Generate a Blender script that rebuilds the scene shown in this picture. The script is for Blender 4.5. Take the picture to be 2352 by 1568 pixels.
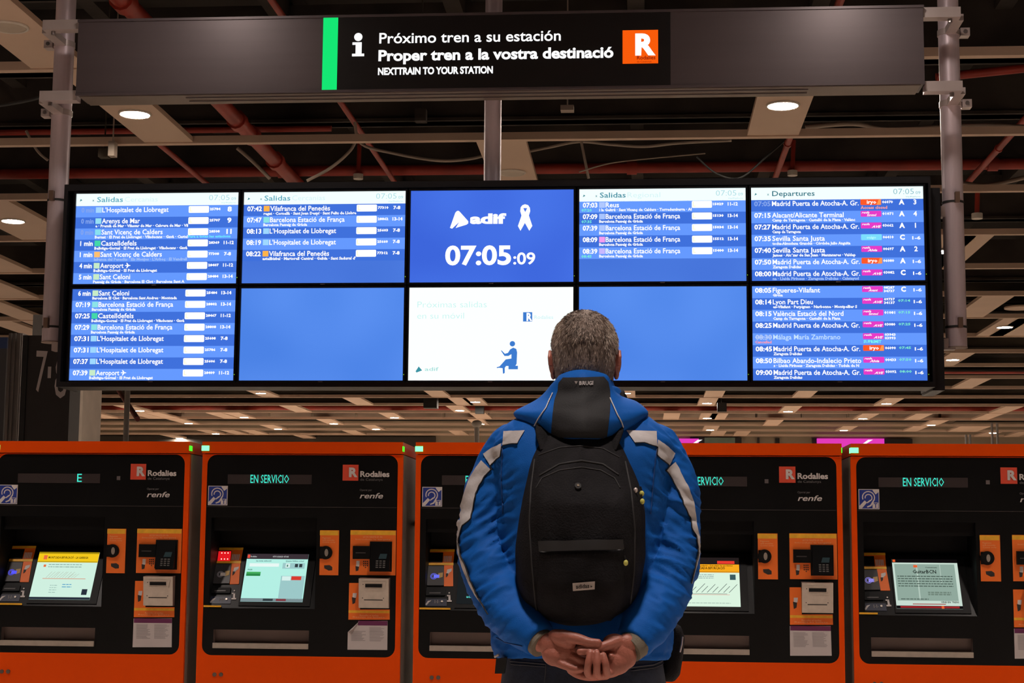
import bpy, bmesh, math, random
from mathutils import Vector, Matrix, noise
from mathutils.bvhtree import BVHTree
from mathutils.geometry import tessellate_polygon
random.seed(7)
SC = bpy.context.scene
COL = SC.collection
for o in list(bpy.data.objects): bpy.data.objects.remove(o)

# ------------------------------------------------------------------ camera, world, exposure
F = 3770.0; CAMZ = 1.22
CM = (Matrix.Rotation(math.radians(4.5), 3, 'Z') @ Matrix.Rotation(math.radians(97.05), 3, 'X') @ Matrix.Rotation(math.radians(.45), 3, 'Z'))
CC = Vector((0, 0, CAMZ))
cam = bpy.data.objects.new('camera', bpy.data.cameras.new('camera')); COL.objects.link(cam)
cam.location = CC; cam.rotation_euler = CM.to_euler()
cam.data.sensor_width = 36; cam.data.lens = F / 2352 * 36; cam.data.clip_end = 200
SC.camera = cam
SC.view_settings.view_transform = 'Standard'; SC.view_settings.look = 'None'
SC.view_settings.exposure = 0.0; SC.view_settings.gamma = 1; SC.view_settings.use_curve_mapping = False
w = bpy.data.worlds.new('world'); SC.world = w; w.use_nodes = True
w.node_tree.nodes['Background'].inputs[0].default_value = (.5, .42, .36, 1)
w.node_tree.nodes['Background'].inputs[1].default_value = .02
CEIL = 4.42
LAMP_W = 31.0
def lamp(x, y, z, watts, size=.3, col=(1, .86, .78), spread=92):
    l = bpy.data.lights.new('downlight_or_fill_lamp', 'AREA'); l.shape = 'DISK'; l.size = size; l.energy = watts; l.color = col; l.spread = math.radians(spread)
    o = bpy.data.objects.new('downlight_or_fill_lamp', l); COL.objects.link(o); o.location = (x, y, z)
# the hall's other ceiling downlights: behind and beside the photographer and over the machines; then added fill lamps far out at both sides
for y in (-7.5, -3.4, .2, 3.0, 5.6): 
    for x in (-6.6, -3.4, -.2, 2.7, 5.6):
        lamp(x, y, CEIL - .02, LAMP_W * {-7.5: .3, -3.4: .3, .2: .45, 3.0: 1.05, 5.6: 1.15}[y])
for x, s in ((-2.38, .5), (1.13, .62)): lamp(x, 7.75, CEIL - .02, 16 * s, .25, spread=180)      # the two that graze the overhead sign
for y in (13.5, 20, 27, 34, 41):  # unseen fill lamps at both sides, added to brighten the far ceiling
    for x in (-17, -12, 12, 17): lamp(x - (y - 13) * .12 * (x < 0), y, CEIL - .03, LAMP_W * 2, .4, (1, .84, .70), 160)

# ------------------------------------------------------------------ points of the photograph on planes of the place
def ray(px, py): return CM @ Vector(((px - 1176) / F, (784 - py) / F, -1))
def P(px, py, Y=None, Z=None):
    d = ray(px, py); t = Y / d.y if Y is not None else (Z - CAMZ) / d.z
    return CC + d * t
def PP(px, py, p0, n):
    d = ray(px, py); return CC + d * ((p0 - CC).dot(n) / d.dot(n))

# ------------------------------------------------------------------ materials
MATS = {}
def lin(c):
    if isinstance(c, str): c = [int(c[i:i+2], 16) / 255 for i in (0, 2, 4)]
    return tuple(x / 12.92 if x <= .04045 else ((x + .055) / 1.055) ** 2.4 for x in c)
def mat(name, col, rough=.5, metal=0, var=.08, scale=6, bump=0, bscale=60, spec=.5, stretch=None, detail=3, coat=0):
    if name in MATS: return MATS[name]
    m = bpy.data.materials.new(name); m.use_nodes = True; MATS[name] = m
    nt = m.node_tree; b = nt.nodes['Principled BSDF']
    c = lin(col) if isinstance(col, str) else col
    tc = nt.nodes.new('ShaderNodeTexCoord'); mp = nt.nodes.new('ShaderNodeMapping')
    nt.links.new(tc.outputs['Object'], mp.inputs[0])
    if stretch: mp.inputs['Scale'].default_value = stretch
    n = nt.nodes.new('ShaderNodeTexNoise'); n.inputs['Scale'].default_value = scale; n.inputs['Detail'].default_value = detail
    nt.links.new(mp.outputs[0], n.inputs['Vector'])
    r = nt.nodes.new('ShaderNodeValToRGB'); e = r.color_ramp.elements
    e[0].position = .3; e[1].position = .7
    e[0].color = tuple(max(0, x * (1 - var)) for x in c) + (1,); e[1].color = tuple(min(1, x * (1 + var)) for x in c) + (1,)
    nt.links.new(n.outputs[0], r.inputs[0]); nt.links.new(r.outputs[0], b.inputs['Base Color'])
    b.inputs['Roughness'].default_value = rough; b.inputs['Metallic'].default_value = metal
    b.inputs['Specular IOR Level'].default_value = spec; b.inputs['Coat Weight'].default_value = coat
    if bump:
        n2 = nt.nodes.new('ShaderNodeTexNoise'); n2.inputs['Scale'].default_value = bscale; n2.inputs['Detail'].default_value = 4
        nt.links.new(mp.outputs[0], n2.inputs['Vector'])
        bp = nt.nodes.new('ShaderNodeBump'); bp.inputs['Strength'].default_value = bump; bp.inputs['Distance'].default_value = .01
        nt.links.new(n2.outputs[0], bp.inputs['Height']); nt.links.new(bp.outputs[0], b.inputs['Normal'])
    return m
def emis(name, col, s=1.0):
    if name in MATS: return MATS[name]
    m = bpy.data.materials.new(name); m.use_nodes = True; MATS[name] = m
    nt = m.node_tree; nt.nodes.clear()
    e = nt.nodes.new('ShaderNodeEmission'); o = nt.nodes.new('ShaderNodeOutputMaterial')
    c = lin(col) if isinstance(col, str) else col
    e.inputs[0].default_value = tuple(c) + (1,); e.inputs[1].default_value = s
    nt.links.new(e.outputs[0], o.inputs[0]); return m
def em(hexc, s=1.0): return emis('lit_' + hexc + ('' if s == 1 else '_%g' % s), hexc, s)

# ------------------------------------------------------------------ mesh building
ORG = {}
class MB:
    def __init__(s): s.v = []; s.f = []; s.sm = []
    def add(s, vs, fs, smooth=False):
        b = len(s.v); s.v += [Vector(x) for x in vs]; s.f += [tuple(b + i for i in f) for f in fs]; s.sm += [smooth] * len(fs); return s
    def box(s, a, b):
        (x0, y0, z0), (x1, y1, z1) = a, b
        s.add([(x0,y0,z0),(x1,y0,z0),(x1,y1,z0),(x0,y1,z0),(x0,y0,z1),(x1,y0,z1),(x1,y1,z1),(x0,y1,z1)],
              [(0,3,2,1),(4,5,6,7),(0,1,5,4),(1,2,6,5),(2,3,7,6),(3,0,4,7)]); return s
    def prism(s, pts, n, t, b=0.0):                       # pts: loop on a plane, n: unit normal, from -b to +t along n
        pts = [Vector(p) for p in pts]; k = len(pts); n = Vector(n)
        nn = Vector((0, 0, 0))
        for i in range(k): nn += (pts[i] - pts[0]).cross(pts[(i + 1) % k] - pts[0])
        if nn.dot(n) < 0: pts = pts[::-1]
        s.add([p + n * t for p in pts] + [p - n * b for p in pts],
              [tuple(range(k)), tuple(range(2 * k - 1, k - 1, -1))] + [(i, i + k, (i + 1) % k + k, (i + 1) % k) for i in range(k)]); return s
    def plate(s, outer, holes, n, t):                     # plate with holes; outer/holes loops in 3-D, front at +n*t
        loops = [[Vector(p) for p in l] for l in [outer] + holes]; n = Vector(n)
        tris = tessellate_polygon(loops); allp = [p for l in loops for p in l]; k = len(allp)
        fs = []
        for a, b, c in tris:
            if (allp[b] - allp[a]).cross(allp[c] - allp[a]).dot(n) < 0: a, c = c, a
            fs += [(a, b, c), (c + k, b + k, a + k)]
        i0 = 0
        for l in loops:
            m = len(l)
            for i in range(m): fs.append((i0 + i, i0 + (i + 1) % m, i0 + (i + 1) % m + k, i0 + i + k))
            i0 += m
        s.add([p + n * t for p in allp] + allp, fs); return s
    def tube(s, pts, r, k=8, caps=True, smooth=True, flat=1.0, up=None):
        pts = [Vector(p) for p in pts]; m = len(pts); rs = r if isinstance(r, (list, tuple)) else [r] * m
        vs = []; pu = up or Vector((0, 0, 1))
        for i, p in enumerate(pts):
            d = (pts[min(i + 1, m - 1)] - pts[max(i - 1, 0)]).normalized()
            if abs(d.dot(pu)) > .97: pu = Vector((0, 1, 0)) if abs(d.y) < .9 else Vector((1, 0, 0))
            u = (pu - d * d.dot(pu)).normalized(); w2 = d.cross(u); pu = u
            for j in range(k):
                a = 2 * math.pi * j / k; vs.append(p + (u * math.cos(a) * flat + w2 * math.sin(a)) * rs[i])
        fs = [(i * k + j, i * k + (j + 1) % k, (i + 1) * k + (j + 1) % k, (i + 1) * k + j) for i in range(m - 1) for j in range(k)]
        b = len(s.v); s.add(vs, fs, smooth)
        if caps:
            s.add(vs[:k], [tuple(range(k))[::-1]]); s.add(vs[-k:], [tuple(range(k))])
        return s
    def disc(s, c, r, n, t, k=24, sx=1.0):                # short cylinder from c along n
        c = Vector(c); n = Vector(n).normalized(); u = Vector((1, 0, 0)) if abs(n.x) < .9 else Vector((0, 1, 0))
        u = (u - n * n.dot(u)).normalized(); v2 = n.cross(u)
        s.prism([c + u * math.cos(2*math.pi*i/k) * r * sx + v2 * math.sin(2*math.pi*i/k) * r for i in range(k)], n, t); return s
    def ellips(s, c, rx, ry, rz, ku=20, kv=12, rot=None):
        vs = []; fs = []
        for i in range(kv + 1):
            th = math.pi * i / kv
            for j in range(ku):
                a = 2 * math.pi * j / ku
                p = Vector((rx * math.sin(th) * math.cos(a), ry * math.sin(th) * math.sin(a), rz * math.cos(th)))
                if rot: p = rot @ p
                vs.append(Vector(c) + p)
        for i in range(kv):
            for j in range(ku):
                fs.append((i*ku+j, (i+1)*ku+j, (i+1)*ku+(j+1)%ku, i*ku+(j+1)%ku))
        s.add(vs, fs, True); return s
    def build(s, name, m, parent=None, label=None, origin=None):
        org = ORG.get(parent.name, Vector((0,0,0))) if parent else (Vector(origin) if origin else s.base())
        me = bpy.data.meshes.new(name); me.from_pydata([v - org for v in s.v], [], s.f)
        ms = m if isinstance(m, (list, tuple)) else [m]
        for x in ms: me.materials.append(x)
        me.polygons.foreach_set('use_smooth', s.sm); me.update()
        o = bpy.data.objects.new(name, me); COL.objects.link(o)
        if parent: o.parent = parent; ORG[o.name] = org
        else: o.location = org; ORG[o.name] = org
        if label: o['label'] = label
        return o
    def base(s):
        xs = [v.x for v in s.v]; ys = [v.y for v in s.v]; zs = [v.z for v in s.v]
        return Vector(((min(xs) + max(xs)) / 2, (min(ys) + max(ys)) / 2, min(zs)))
def thing(name, label, cat, loc, group=None):
    o = bpy.data.objects.new(name, None); COL.objects.link(o); o.location = loc; ORG[o.name] = Vector(loc)
    return tag(o, label, cat, group)
def tag(o, label, cat, group=None):
    o['label'] = label; o['category'] = cat
    if group: o['group'] = group
    return o
def struct(o): o['kind'] = 'structure'; return o
def finish(o, voxel=None, smooth=0, subsurf=0, disp=None):   # remesh / smooth and keep as plain mesh
    if voxel:
        m = o.modifiers.new('r', 'REMESH'); m.mode = 'VOXEL'; m.voxel_size = voxel; m.use_smooth_shade = True
    if smooth:
        m = o.modifiers.new('s', 'SMOOTH'); m.iterations = smooth; m.factor = .5
    if subsurf:
        m = o.modifiers.new('u', 'SUBSURF'); m.levels = subsurf; m.render_levels = subsurf
    dg = bpy.context.evaluated_depsgraph_get(); dg.update()
    me = bpy.data.meshes.new_from_object(o.evaluated_get(dg))
    mats = [x for x in o.data.materials]
    o.modifiers.clear(); old = o.data; o.data = me
    if not me.materials:
        for x in mats: me.materials.append(x)
    if voxel or subsurf: me.polygons.foreach_set('use_smooth', [True] * len(me.polygons))
    return o

# ------------------------------------------------------------------ lettering
_TC = {}
_tcu = bpy.data.curves.new('lettering', 'FONT'); _tob = bpy.data.objects.new('lettering', _tcu); COL.objects.link(_tob)
def glyphs(t, bold=0.0, shear=0.0, res=2):
    k = (t, bold, shear, res)
    if k not in _TC:
        _tcu.body = t; _tcu.offset = bold; _tcu.shear = shear; _tcu.resolution_u = res
        _tob.data = _tcu; bpy.context.view_layer.update()
        me = _tob.to_mesh(); vs = [(v.co.x, v.co.y) for v in me.vertices]; fs = [tuple(p.vertices) for p in me.polygons]
        _tob.to_mesh_clear()
        x0 = min(v[0] for v in vs); x1 = max(v[0] for v in vs)
        _TC[k] = ([((v[0] - x0), v[1]) for v in vs], fs, x1 - x0)
    return _TC[k]
def text(mb, t, o, ux, uz, cap, width=None, bold=.012, align='l', shear=0.0, n=None, res=2):
    """write t with its baseline starting at point o, along ux, cap height along uz; ux, uz unit vectors"""
    vs, fs, w0 = glyphs(t, bold, shear, res); s = cap / .682
    sx = width / w0 if width else s
    off = {'l': 0, 'c': -w0 / 2, 'r': -w0}[align]
    nn = Vector(ux).cross(Vector(uz))
    pts = [Vector(o) + Vector(ux) * ((x + off) * sx) + Vector(uz) * (y * s) for x, y in vs]
    mb.add(pts, fs); return mb
UX = Vector((1, 0, 0)); UZ = Vector((0, 0, 1)); NF = Vector((0, -1, 0))
def rrect(x0, z0, x1, z1, r, k=5):
    """rounded rectangle loop in (x, z)"""
    out = []
    for cx, cz, a0 in ((x1 - r, z1 - r, 0), (x0 + r, z1 - r, 90), (x0 + r, z0 + r, 180), (x1 - r, z0 + r, 270)):
        for i in range(k + 1):
            a = math.radians(a0 + 90 * i / k); out.append((cx + r * math.cos(a), cz + r * math.sin(a)))
    return out
# ================================================================== SETTING
m_floor = mat('terrazzo_floor', (.66, .57, .49), .35, var=.15, scale=3)
m_slab = mat('dark_slab', (.035, .028, .024), .9, var=.5, scale=.6, bump=.4, bscale=8)
m_wall = mat('beige_wall', (.40, .31, .22), .7, var=.12, scale=.5)
m_batten = mat('cream_ceiling_metal', (.72, .52, .39), .55, var=.05, scale=1.2)
m_beam = mat('plenum_brown', (.06, .047, .034), .85, var=.8, scale=1.6, bump=.5, bscale=6, stretch=(.4, 1, 1))
m_beamd = mat('plenum_dark', (.05, .04, .034), .9, var=.6, scale=1.3, bump=.5, bscale=6)
m_red = mat('red_pipe_paint', (.36, .035, .02), .45, var=.25, scale=3)
m_white = mat('white_lamp_ring', (.75, .68, .6), .5)
XL, XR, YB, YF = -20, 20, 50.2, -12
struct(MB().box((XL, YF, -.1), (XR, YB, 0)).build('floor', m_floor))
ceiling = struct(MB().box((XL, YF, 6.0), (XR, YB, 6.2)).build('ceiling', m_slab))
wb = struct(MB().box((XL, YB, 0), (XR, YB + .2, 6.2)).build('wall_back', m_wall))
struct(MB().box((XL - .2, YF, 0), (XL, YB, 6.2)).build('wall_left', m_wall))
struct(MB().box((XR, YF, 0), (XR + .2, YB, 6.2)).build('wall_right', m_wall))
struct(MB().box((XL, YF - .2, 0), (XR, YF, 6.2)).build('wall_front', m_wall))
RAIL = [10.64 + 2.09 * i for i in range(20)]
for i, y in enumerate(RAIL):
    if y > YB: break
    mb = MB().box((XL, y - .035, CEIL - .01), (XR, y + .035, CEIL + .02)).box((XL, y - .035, CEIL + .02), (XR, y - .03, CEIL + .05)).box((XL, y + .03, CEIL + .02), (XR, y + .035, CEIL + .05))
    mb.build('rail', m_batten, ceiling)
for y in (-8, -5.9, -3.8, -1.7, .4, 2.5, 4.6, 6.6, 8.6):
    MB().box((XL, y - .035, CEIL - .01), (XR, y + .035, CEIL + .02)).build('rail', m_batten, ceiling)
def bayof(y):
    for i in range(len(RAIL) - 1):
        if RAIL[i] <= y < RAIL[i + 1]: return i
    return -1
PW = .40
def panel(x, i, w2=PW, y0=None, y1=None):
    a = (y0 if y0 is not None else (RAIL[i] if i >= 0 else RAIL[0] - 2.09)) + .036; b = (y1 if y1 is not None else (RAIL[i + 1] if i >= 0 else RAIL[0])) - .036
    MB().box((x - w2 / 2, a, CEIL), (x + w2 / 2, b, CEIL + .012)).box((x - w2 / 2, a, CEIL + .012), (x - w2 / 2 + .004, b, CEIL + .04)).box((x + w2 / 2 - .004, a, CEIL + .012), (x + w2 / 2, b, CEIL + .04)).build('panel', m_batten, ceiling)
m_on = emis('downlight_glow', (1, .86, .72), 640)
m_dim = mat('unlit_diffuser', (.55, .45, .35), .4)
def downlight(x, y, on, label, group='round ceiling downlights'):
    t = thing('downlight', label, 'downlight', (x, y, CEIL - .02), group)
    k = 28; vs = []; fs = []
    for r, z in ((.122, CEIL), (.125, CEIL - .008), (.112, CEIL - .016), (.104, CEIL - .006), (.104, CEIL)):
        vs += [(x + r * math.cos(2*math.pi*j/k), y + r * math.sin(2*math.pi*j/k), z) for j in range(k)]
    for i in range(4): fs += [(i*k+j, (i+1)*k+j, (i+1)*k+(j+1)%k, i*k+(j+1)%k) for j in range(k)]
    MB().add(vs, fs, True).build('trim_ring', m_white, t)
    MB().disc((x, y, CEIL - .006), .105, (0, 0, -1), .006, 28).build('diffuser', m_on if on else m_dim, t)
    return t
# (px, py of the lamp, lit, width factor, label)
D = [
 (20, 60, 0, 'unlit round downlight in the ceiling strip above the left pole bracket'),
 (310, 260, 1, 'lit round downlight just under the left end of the black information sign'),
 (1798, 240, 1, 'lit round downlight just under the right part of the black information sign'),
 (1175, 395, 0, 'unlit round downlight beside the centre pole above the clock screen'),
 (30, 506, 1, 'lit round downlight left of the left hanging pole, beside the screens'),
 (2163, 576, 1, 'lit downlight peeking out between display cabinet and right hanging pole'),
 (2308, 750, 1, 'lit round downlight right of the right pole, higher of the two there'),
 (2188, 825, 1, 'lit round downlight just below the open end of the right hanging pole'),
 (599, 902, 1, 'lit downlight touching the lower edge of the display below the second screen column'),
 (1437, 902, 1, 'lit downlight half hidden behind the right edge of the jacket hood'),
 (1091.6, 922, 1, 'lit downlight below the white advert screen, highest of the three close together there'),
 (1624, 925, 1, 'lit downlight right of the person, uppermost of the column of three'),
 (2036, 926, 1, 'lit downlight nearest below the right departures screen'),
 (323, 943, 1, 'lit downlight at the head of the long strip right of the thin grey pole'),
 (1056, 941.6, 1, 'lit downlight right of the black hanging loudspeaker, middle of three close together'),
 (1810, 944, 1, 'lit far downlight between the person and the right machines, alone in its bay'),
 (210.5, 959, 1, 'lit downlight close beside the pale column under the left screens'),
 (561, 957.5, 1, 'lit downlight in the far ceiling above the middle of the second ticket machine'),
 (906, 958, 1, 'lit downlight in the far ceiling above the right end of the second ticket machine'),
 (1624.6, 959.5, 1, 'lit downlight right of the person, middle of the column of three'),
 (1981, 961, 1, 'lit downlight second below the right departures screen, up and left of its neighbour'),
 (435.6, 972, 1, 'lit downlight in the far ceiling above the gap of the first two machines, higher one'),
 (766.6, 972, 1, 'lit downlight in the far ceiling above the logo of the second machine'),
 (1103.6, 973, 1, 'lit downlight behind the thin mast top beside the blue left shoulder'),
 (2136, 976, 1, 'lit downlight far off above the display strip of the rightmost machine'),
 (641, 985, 1, 'lit downlight low over the second ticket machine, left of its twin in that row'),
 (866, 985.6, 1, 'lit downlight low over the second ticket machine, right of its twin in that row'),
 (1630, 988, 1, 'lit downlight right of the person, lowest of the column of three'),
 (1935, 989, 1, 'lit downlight just over the green lamp gap of the two right machines'),
 (502.6, 997, 1, 'lit downlight low over the green corner lamp of the second machine'),
 (2285, 992, 1, 'lit far downlight above the rightmost machine, crossed by thin hanger rods'),
 (419, 1007, 1, 'lit downlight touching the top edge of the leftmost ticket machine'),
]
lit_cells = []
for px, py, on, lab in D:
    p = P(px, py, Z=CEIL); i = bayof(p.y)
    yc = (RAIL[i] + RAIL[i+1]) / 2 if i >= 0 else RAIL[0] - 1.045
    yy = min(max(p.y, yc - .6), yc + .6)
    downlight(p.x, yy, on, lab)
    if i == 2 and px < 100: panel(p.x, i, .62); continue
    panel(p.x, i, PW)
# extra strips of ceiling panel without a lamp
for px, py in ((1005, 905), (1845, 908), (825, 923), (682, 940), (1107, 957), (1542, 957), (1648, 960), (1773, 973), (818, 995), (1055, 995), (1649, 995),
               (1704, 995), (1640, 906), (345, 957), (383, 957), (250, 959), (2265, 700), (2205, 572), (1063, 925), (25, 715), (600, 997), (520, 957), (2090, 990),
               (60, 760), (100, 745), (2232, 880), (2300, 945), (2330, 1000), (2260, 960), (2100, 961), (700, 1003), (540, 993), (1180, 999)):
    p = P(px, py, Z=CEIL); i = bayof(p.y); panel(p.x, i, PW)
q = P(2290, 960, Z=CEIL)
for px, py in ((-60, 600), (-30, 665), (2225, 985), (2345, 765)):
    p = P(px, py, Z=CEIL); panel(p.x, bayof(p.y), .8)
# round speaker disc in the ceiling at the right edge
o = tag(MB().disc(P(2342, 705, Z=CEIL - .01), .2, (0, 0, -1), .02, 28).build('ceiling_speaker', m_batten), 'round cream ceiling loudspeaker disc at the right edge of the picture', 'loudspeaker')

# plenum beams and ducts running across, above the open ceiling
beam_rng = random.Random(3)
for i in range(22):
    y = 11.4 + 2.09 * i * .9 if i < 4 else 12 + 2.0 * i
    if y > YB - .3: break
    z0 = 5.25 - .1 * beam_rng.random() if i < 5 else 4.75 + .15 * beam_rng.random()
    h = .55
    MB().box((XL, y, z0), (XR, y + .16, z0 + h)).box((XL, y - .04, z0), (XR, y + .2, z0 + .03)).build('beam', m_beamd if i < 6 else m_beam, ceiling)
for i in range(26):                                    # cross ribs above
    x = XL + 1.5 * i + .4
    MB().box((x, YF, 5.6), (x + .14, YB, 5.98)).build('joist', m_beamd, ceiling)
# pipes: (points, radius, label)
def pipe(name, pts, r, lab, m=m_red, cat='pipe', coup=None, k=12):
    t = thing(name, lab, cat, pts[0])
    MB().tube(pts, r, k).build('pipe_run', m, t)
    if coup:
        a, b = Vector(pts[0]), Vector(pts[-1]); d = (b - a).normalized()
        for s in coup:
            c = a.lerp(b, s); MB().tube([c - d * r * .9, c + d * r * .9], r * 1.28, k).build('coupling', m, t)
    return t
yp = P(1176, 388, Z=4.95).y
pipe('sprinkler_pipe', [(XL, yp, 4.95), (XR, yp, 4.95)], .055, 'thick red sprinkler pipe running across just above the display cabinet', coup=[.3 + .022 * i for i in range(20) if i % 4 == 1])
def yrun(px, py, z, y0, y1): 
    p = P(px, py, Z=z); return [(p.x, y0, z), (p.x, y1, z)]
pipe('sprinkler_pipe', yrun(600, 335, 4.85, 8.0, yp + .3), .068, 'thick red pipe with couplings running back between sign and second screen', coup=[.3, .5, .56, .68, .74, .86])
pipe('sprinkler_pipe', yrun(830, 305, 4.8, 7.0, yp + .6), .025, 'thin red pipe running back left of the centre pole', k=8)
pipe('sprinkler_pipe', yrun(420, 376, 4.75, 10, yp + .8), .025, 'thin red pipe running back above the leftmost screens', k=8)
pipe('sprinkler_pipe', yrun(1802, 350, 4.8, 8, yp + .1), .03, 'thin red pipe running back under the right downlight', k=8, coup=[.8])
pipe('sprinkler_pipe', yrun(2290, 345, 4.8, 8, yp + 1), .03, 'thin red pipe running back right of the right hanging pole', k=8, coup=[.6, .75])
ya = P(100, 303, Z=5.1).y
pipe('sprinkler_pipe', [(XL, ya, 5.1), (-2.9, ya, 5.1)], .03, 'thin red pipe crossing at the left behind the left pole', k=8)
yb_ = P(2290, 162, Z=4.9).y
pipe('sprinkler_pipe', [(P(2150, 178, Y=yb_).x, yb_, P(2150, 178, Y=yb_).z), P(2420, 150, Y=yb_)], .035, 'orange red pipe crossing at the right beside the sign bracket', k=10)
yc_ = P(1176, 936, Z=4.7).y
pipe('sprinkler_pipe', [(XL, yc_, 4.7), (XR, yc_, 4.7)], .09, 'distant red sprinkler main crossing the far ceiling below the screens', k=10)
yd_ = P(2290, 852, Z=4.9).y
pipe('sprinkler_pipe', [(XL, yd_, 4.9), (XR, yd_, 4.9)], .06, 'distant red pipe crossing behind the lower end of the right pole', k=8)
for (a, b, lab) in (((1823, 322), (1820, 392), 'short red drop pipe with sprinkler above the fourth screen'), ((826, 322), (823, 400), 'short red drop pipe with sprinkler left of the centre pole'), ((2245, 440), (2244, 490), 'short red drop pipe hanging right of the right pole')):
    A = P(*a, Y=yp - .06 if a[0] < 2000 else 14.9); B = P(*b, Y=yp - .06 if a[0] < 2000 else 14.9)
    t = thing('sprinkler_drop', lab, 'sprinkler', B)
    MB().tube([A, B], .022, 8).build('drop_pipe', m_red, t); MB().tube([B, B - UZ * .05], .05, 10).build('sprinkler_head', m_white, t)
A = P(272, 895, Y=34); B = P(316, 962, Y=30)
pipe('sprinkler_pipe', [A, B], .05, 'dark red diagonal pipe crossing the thin grey pole below the left screens', m=mat('dark_red_pipe', (.16, .03, .03), .5), k=8)
# long pale duct behind the far red main, and a round tapering duct on the right
m_duct = mat('duct_beige', (.52, .44, .36), .6, var=.3, scale=1)
t = thing('air_duct', 'long pale duct in short lengths beneath the distant red main', 'duct', (0, yc_ + .5, 4.5))
for k in range(34):
    x = XL + 1.15 * k
    MB().box((x, yc_ + .4, 4.48), (x + 1.08, yc_ + .9, 4.66)).build('duct_length', m_duct, t)
A = P(2185, 880, Y=30); B = P(2195, 960, Y=24)
t = thing('air_duct', 'fat brown round duct slanting down below the right end of the display', 'duct', A)
MB().tube([P(2240, 880, Z=5.35), P(2180, 950, Z=5.1)], [.36, .30], 20).build('duct_body', mat('duct_brown', (.12, .085, .06), .7, var=.4), t)
# cables
m_cable = mat('pale_cable', (.42, .34, .28), .6); m_cabled = mat('dark_cable', (.03, .03, .03), .6)
def cable(pts, r, lab, m=m_cable):
    P3 = []
    n = len(pts)
    for i in range(n - 1):
        p0, p1, p2, p3 = pts[max(i-1, 0)], pts[i], pts[i+1], pts[min(i+2, n-1)]
        for s in range(6):
            t = s / 6; P3.append(.5 * ((2*p1) + (p2-p0)*t + (2*p0-5*p1+4*p2-p3)*t*t + (3*p1-p0-3*p2+p3)*t**3))
    P3.append(pts[-1])
    tag(MB().tube(P3, r, 6).build('cable', m), lab, 'cable')
def pc(l, Y): return [P(x, y, Y=Y + .02 * i) for i, (x, y) in enumerate(l)]
cable(pc([(815, 280), (830, 330), (905, 352), (1000, 368), (1060, 367), (1110, 357), (1120, 340)], 13.3), .014, 'pale cable sagging between the red pipes left of the centre pole')
cable(pc([(822, 310), (805, 345), (760, 385), (705, 415)], 13.0), .014, 'pale cable curving down to the display top left of centre')
cable(pc([(1190, 352), (1260, 338), (1330, 325), (1400, 331), (1480, 336), (1560, 328), (1680, 322)], 13.4), .014, 'pale cable draped along the cream rail right of the centre pole')
cable(pc([(1335, 325), (1342, 360), (1352, 410)], 13.2), .012, 'pale cable hanging straight down right of the centre pole')
cable(pc([(545, 340), (580, 370), (620, 410)], 13.4), .016, 'grey cable slanting down left of the thick red pipe')
cable(pc([(1850, 292), (1960, 284), (2040, 298), (2150, 292), (2260, 288), (2360, 292)], 13.0), .02, 'pale cable running right along the cream rail behind the right pole')
cable(pc([(2210, 420), (2270, 425), (2352, 408)], 15.0), .02, 'pale cable sagging right of the right pole, lower one')
cable(pc([(60, 300), (85, 345), (110, 368)], 13.5), .012, 'thin pale cable slanting down to the left pole')
cable(pc([(120, 215), (60, 232), (-20, 245)], 9.2), .010, 'dark cable leaving the left pole bracket', m_cabled)
cable(pc([(1600, 360), (1645, 398), (1700, 408), (1760, 360), (1800, 325)], 13.0), .008, 'thin dark cable looping above the fourth screen', m_cabled)
cable(pc([(1330, 395), (1400, 375), (1480, 365), (1620, 352)], 13.2), .006, 'hair thin grey wire above the fourth screen', m_cable)
# small junction boxes hanging in the open plenum
for px, py, Y, w2, h2, lab, m in ((259, 343, 12.6, .05, .12, 'small cream junction box left of the first downlight strip', m_cable), (240, 353, 12.8, .08, .07, 'small brown box beside the cream junction box', m_beam),
                              (1303, 250, 11, .09, .035, 'small round pale detector hanging right of the centre pole', m_cable), (967, 266, 11.4, .08, .09, 'dark spotlight head hanging left of the centre pole', m_beamd)):
    p = P(px, py, Y=Y)
    tag(MB().box((p.x - w2/2, Y - .04, p.z - h2/2), (p.x + w2/2, Y + .04, p.z + h2/2)).tube([(p.x, Y, p.z + h2/2), (p.x, Y, 5.97)], .006, 6).build('junction_box', m), lab, 'box')
# hanging loudspeaker boxes
m_black = mat('black_plastic', (.012, .012, .013), .5)
for px, py, Y, s, lab in ((990, 922, 36, .30, 'black boxy loudspeaker hanging in the far ceiling below the white screen'), (1102, 940, 38, .2, 'small black round box hanging right of the loudspeaker'), (1658, 935, 36, .2, 'black speaker cluster right of the upper lamp of the column of three')):
    p = P(px, py, Y=Y)
    t = thing('loudspeaker', lab, 'loudspeaker', p)
    MB().box((p.x - s/2, Y - s/2, p.z - s/2), (p.x + s/2, Y + s/2, p.z + s/2)).build('speaker_box', m_black, t)
    MB().tube([(p.x, Y, p.z + s/2), (p.x, Y, 5.97)], .02, 6).build('hanger', m_black, t)
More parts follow.
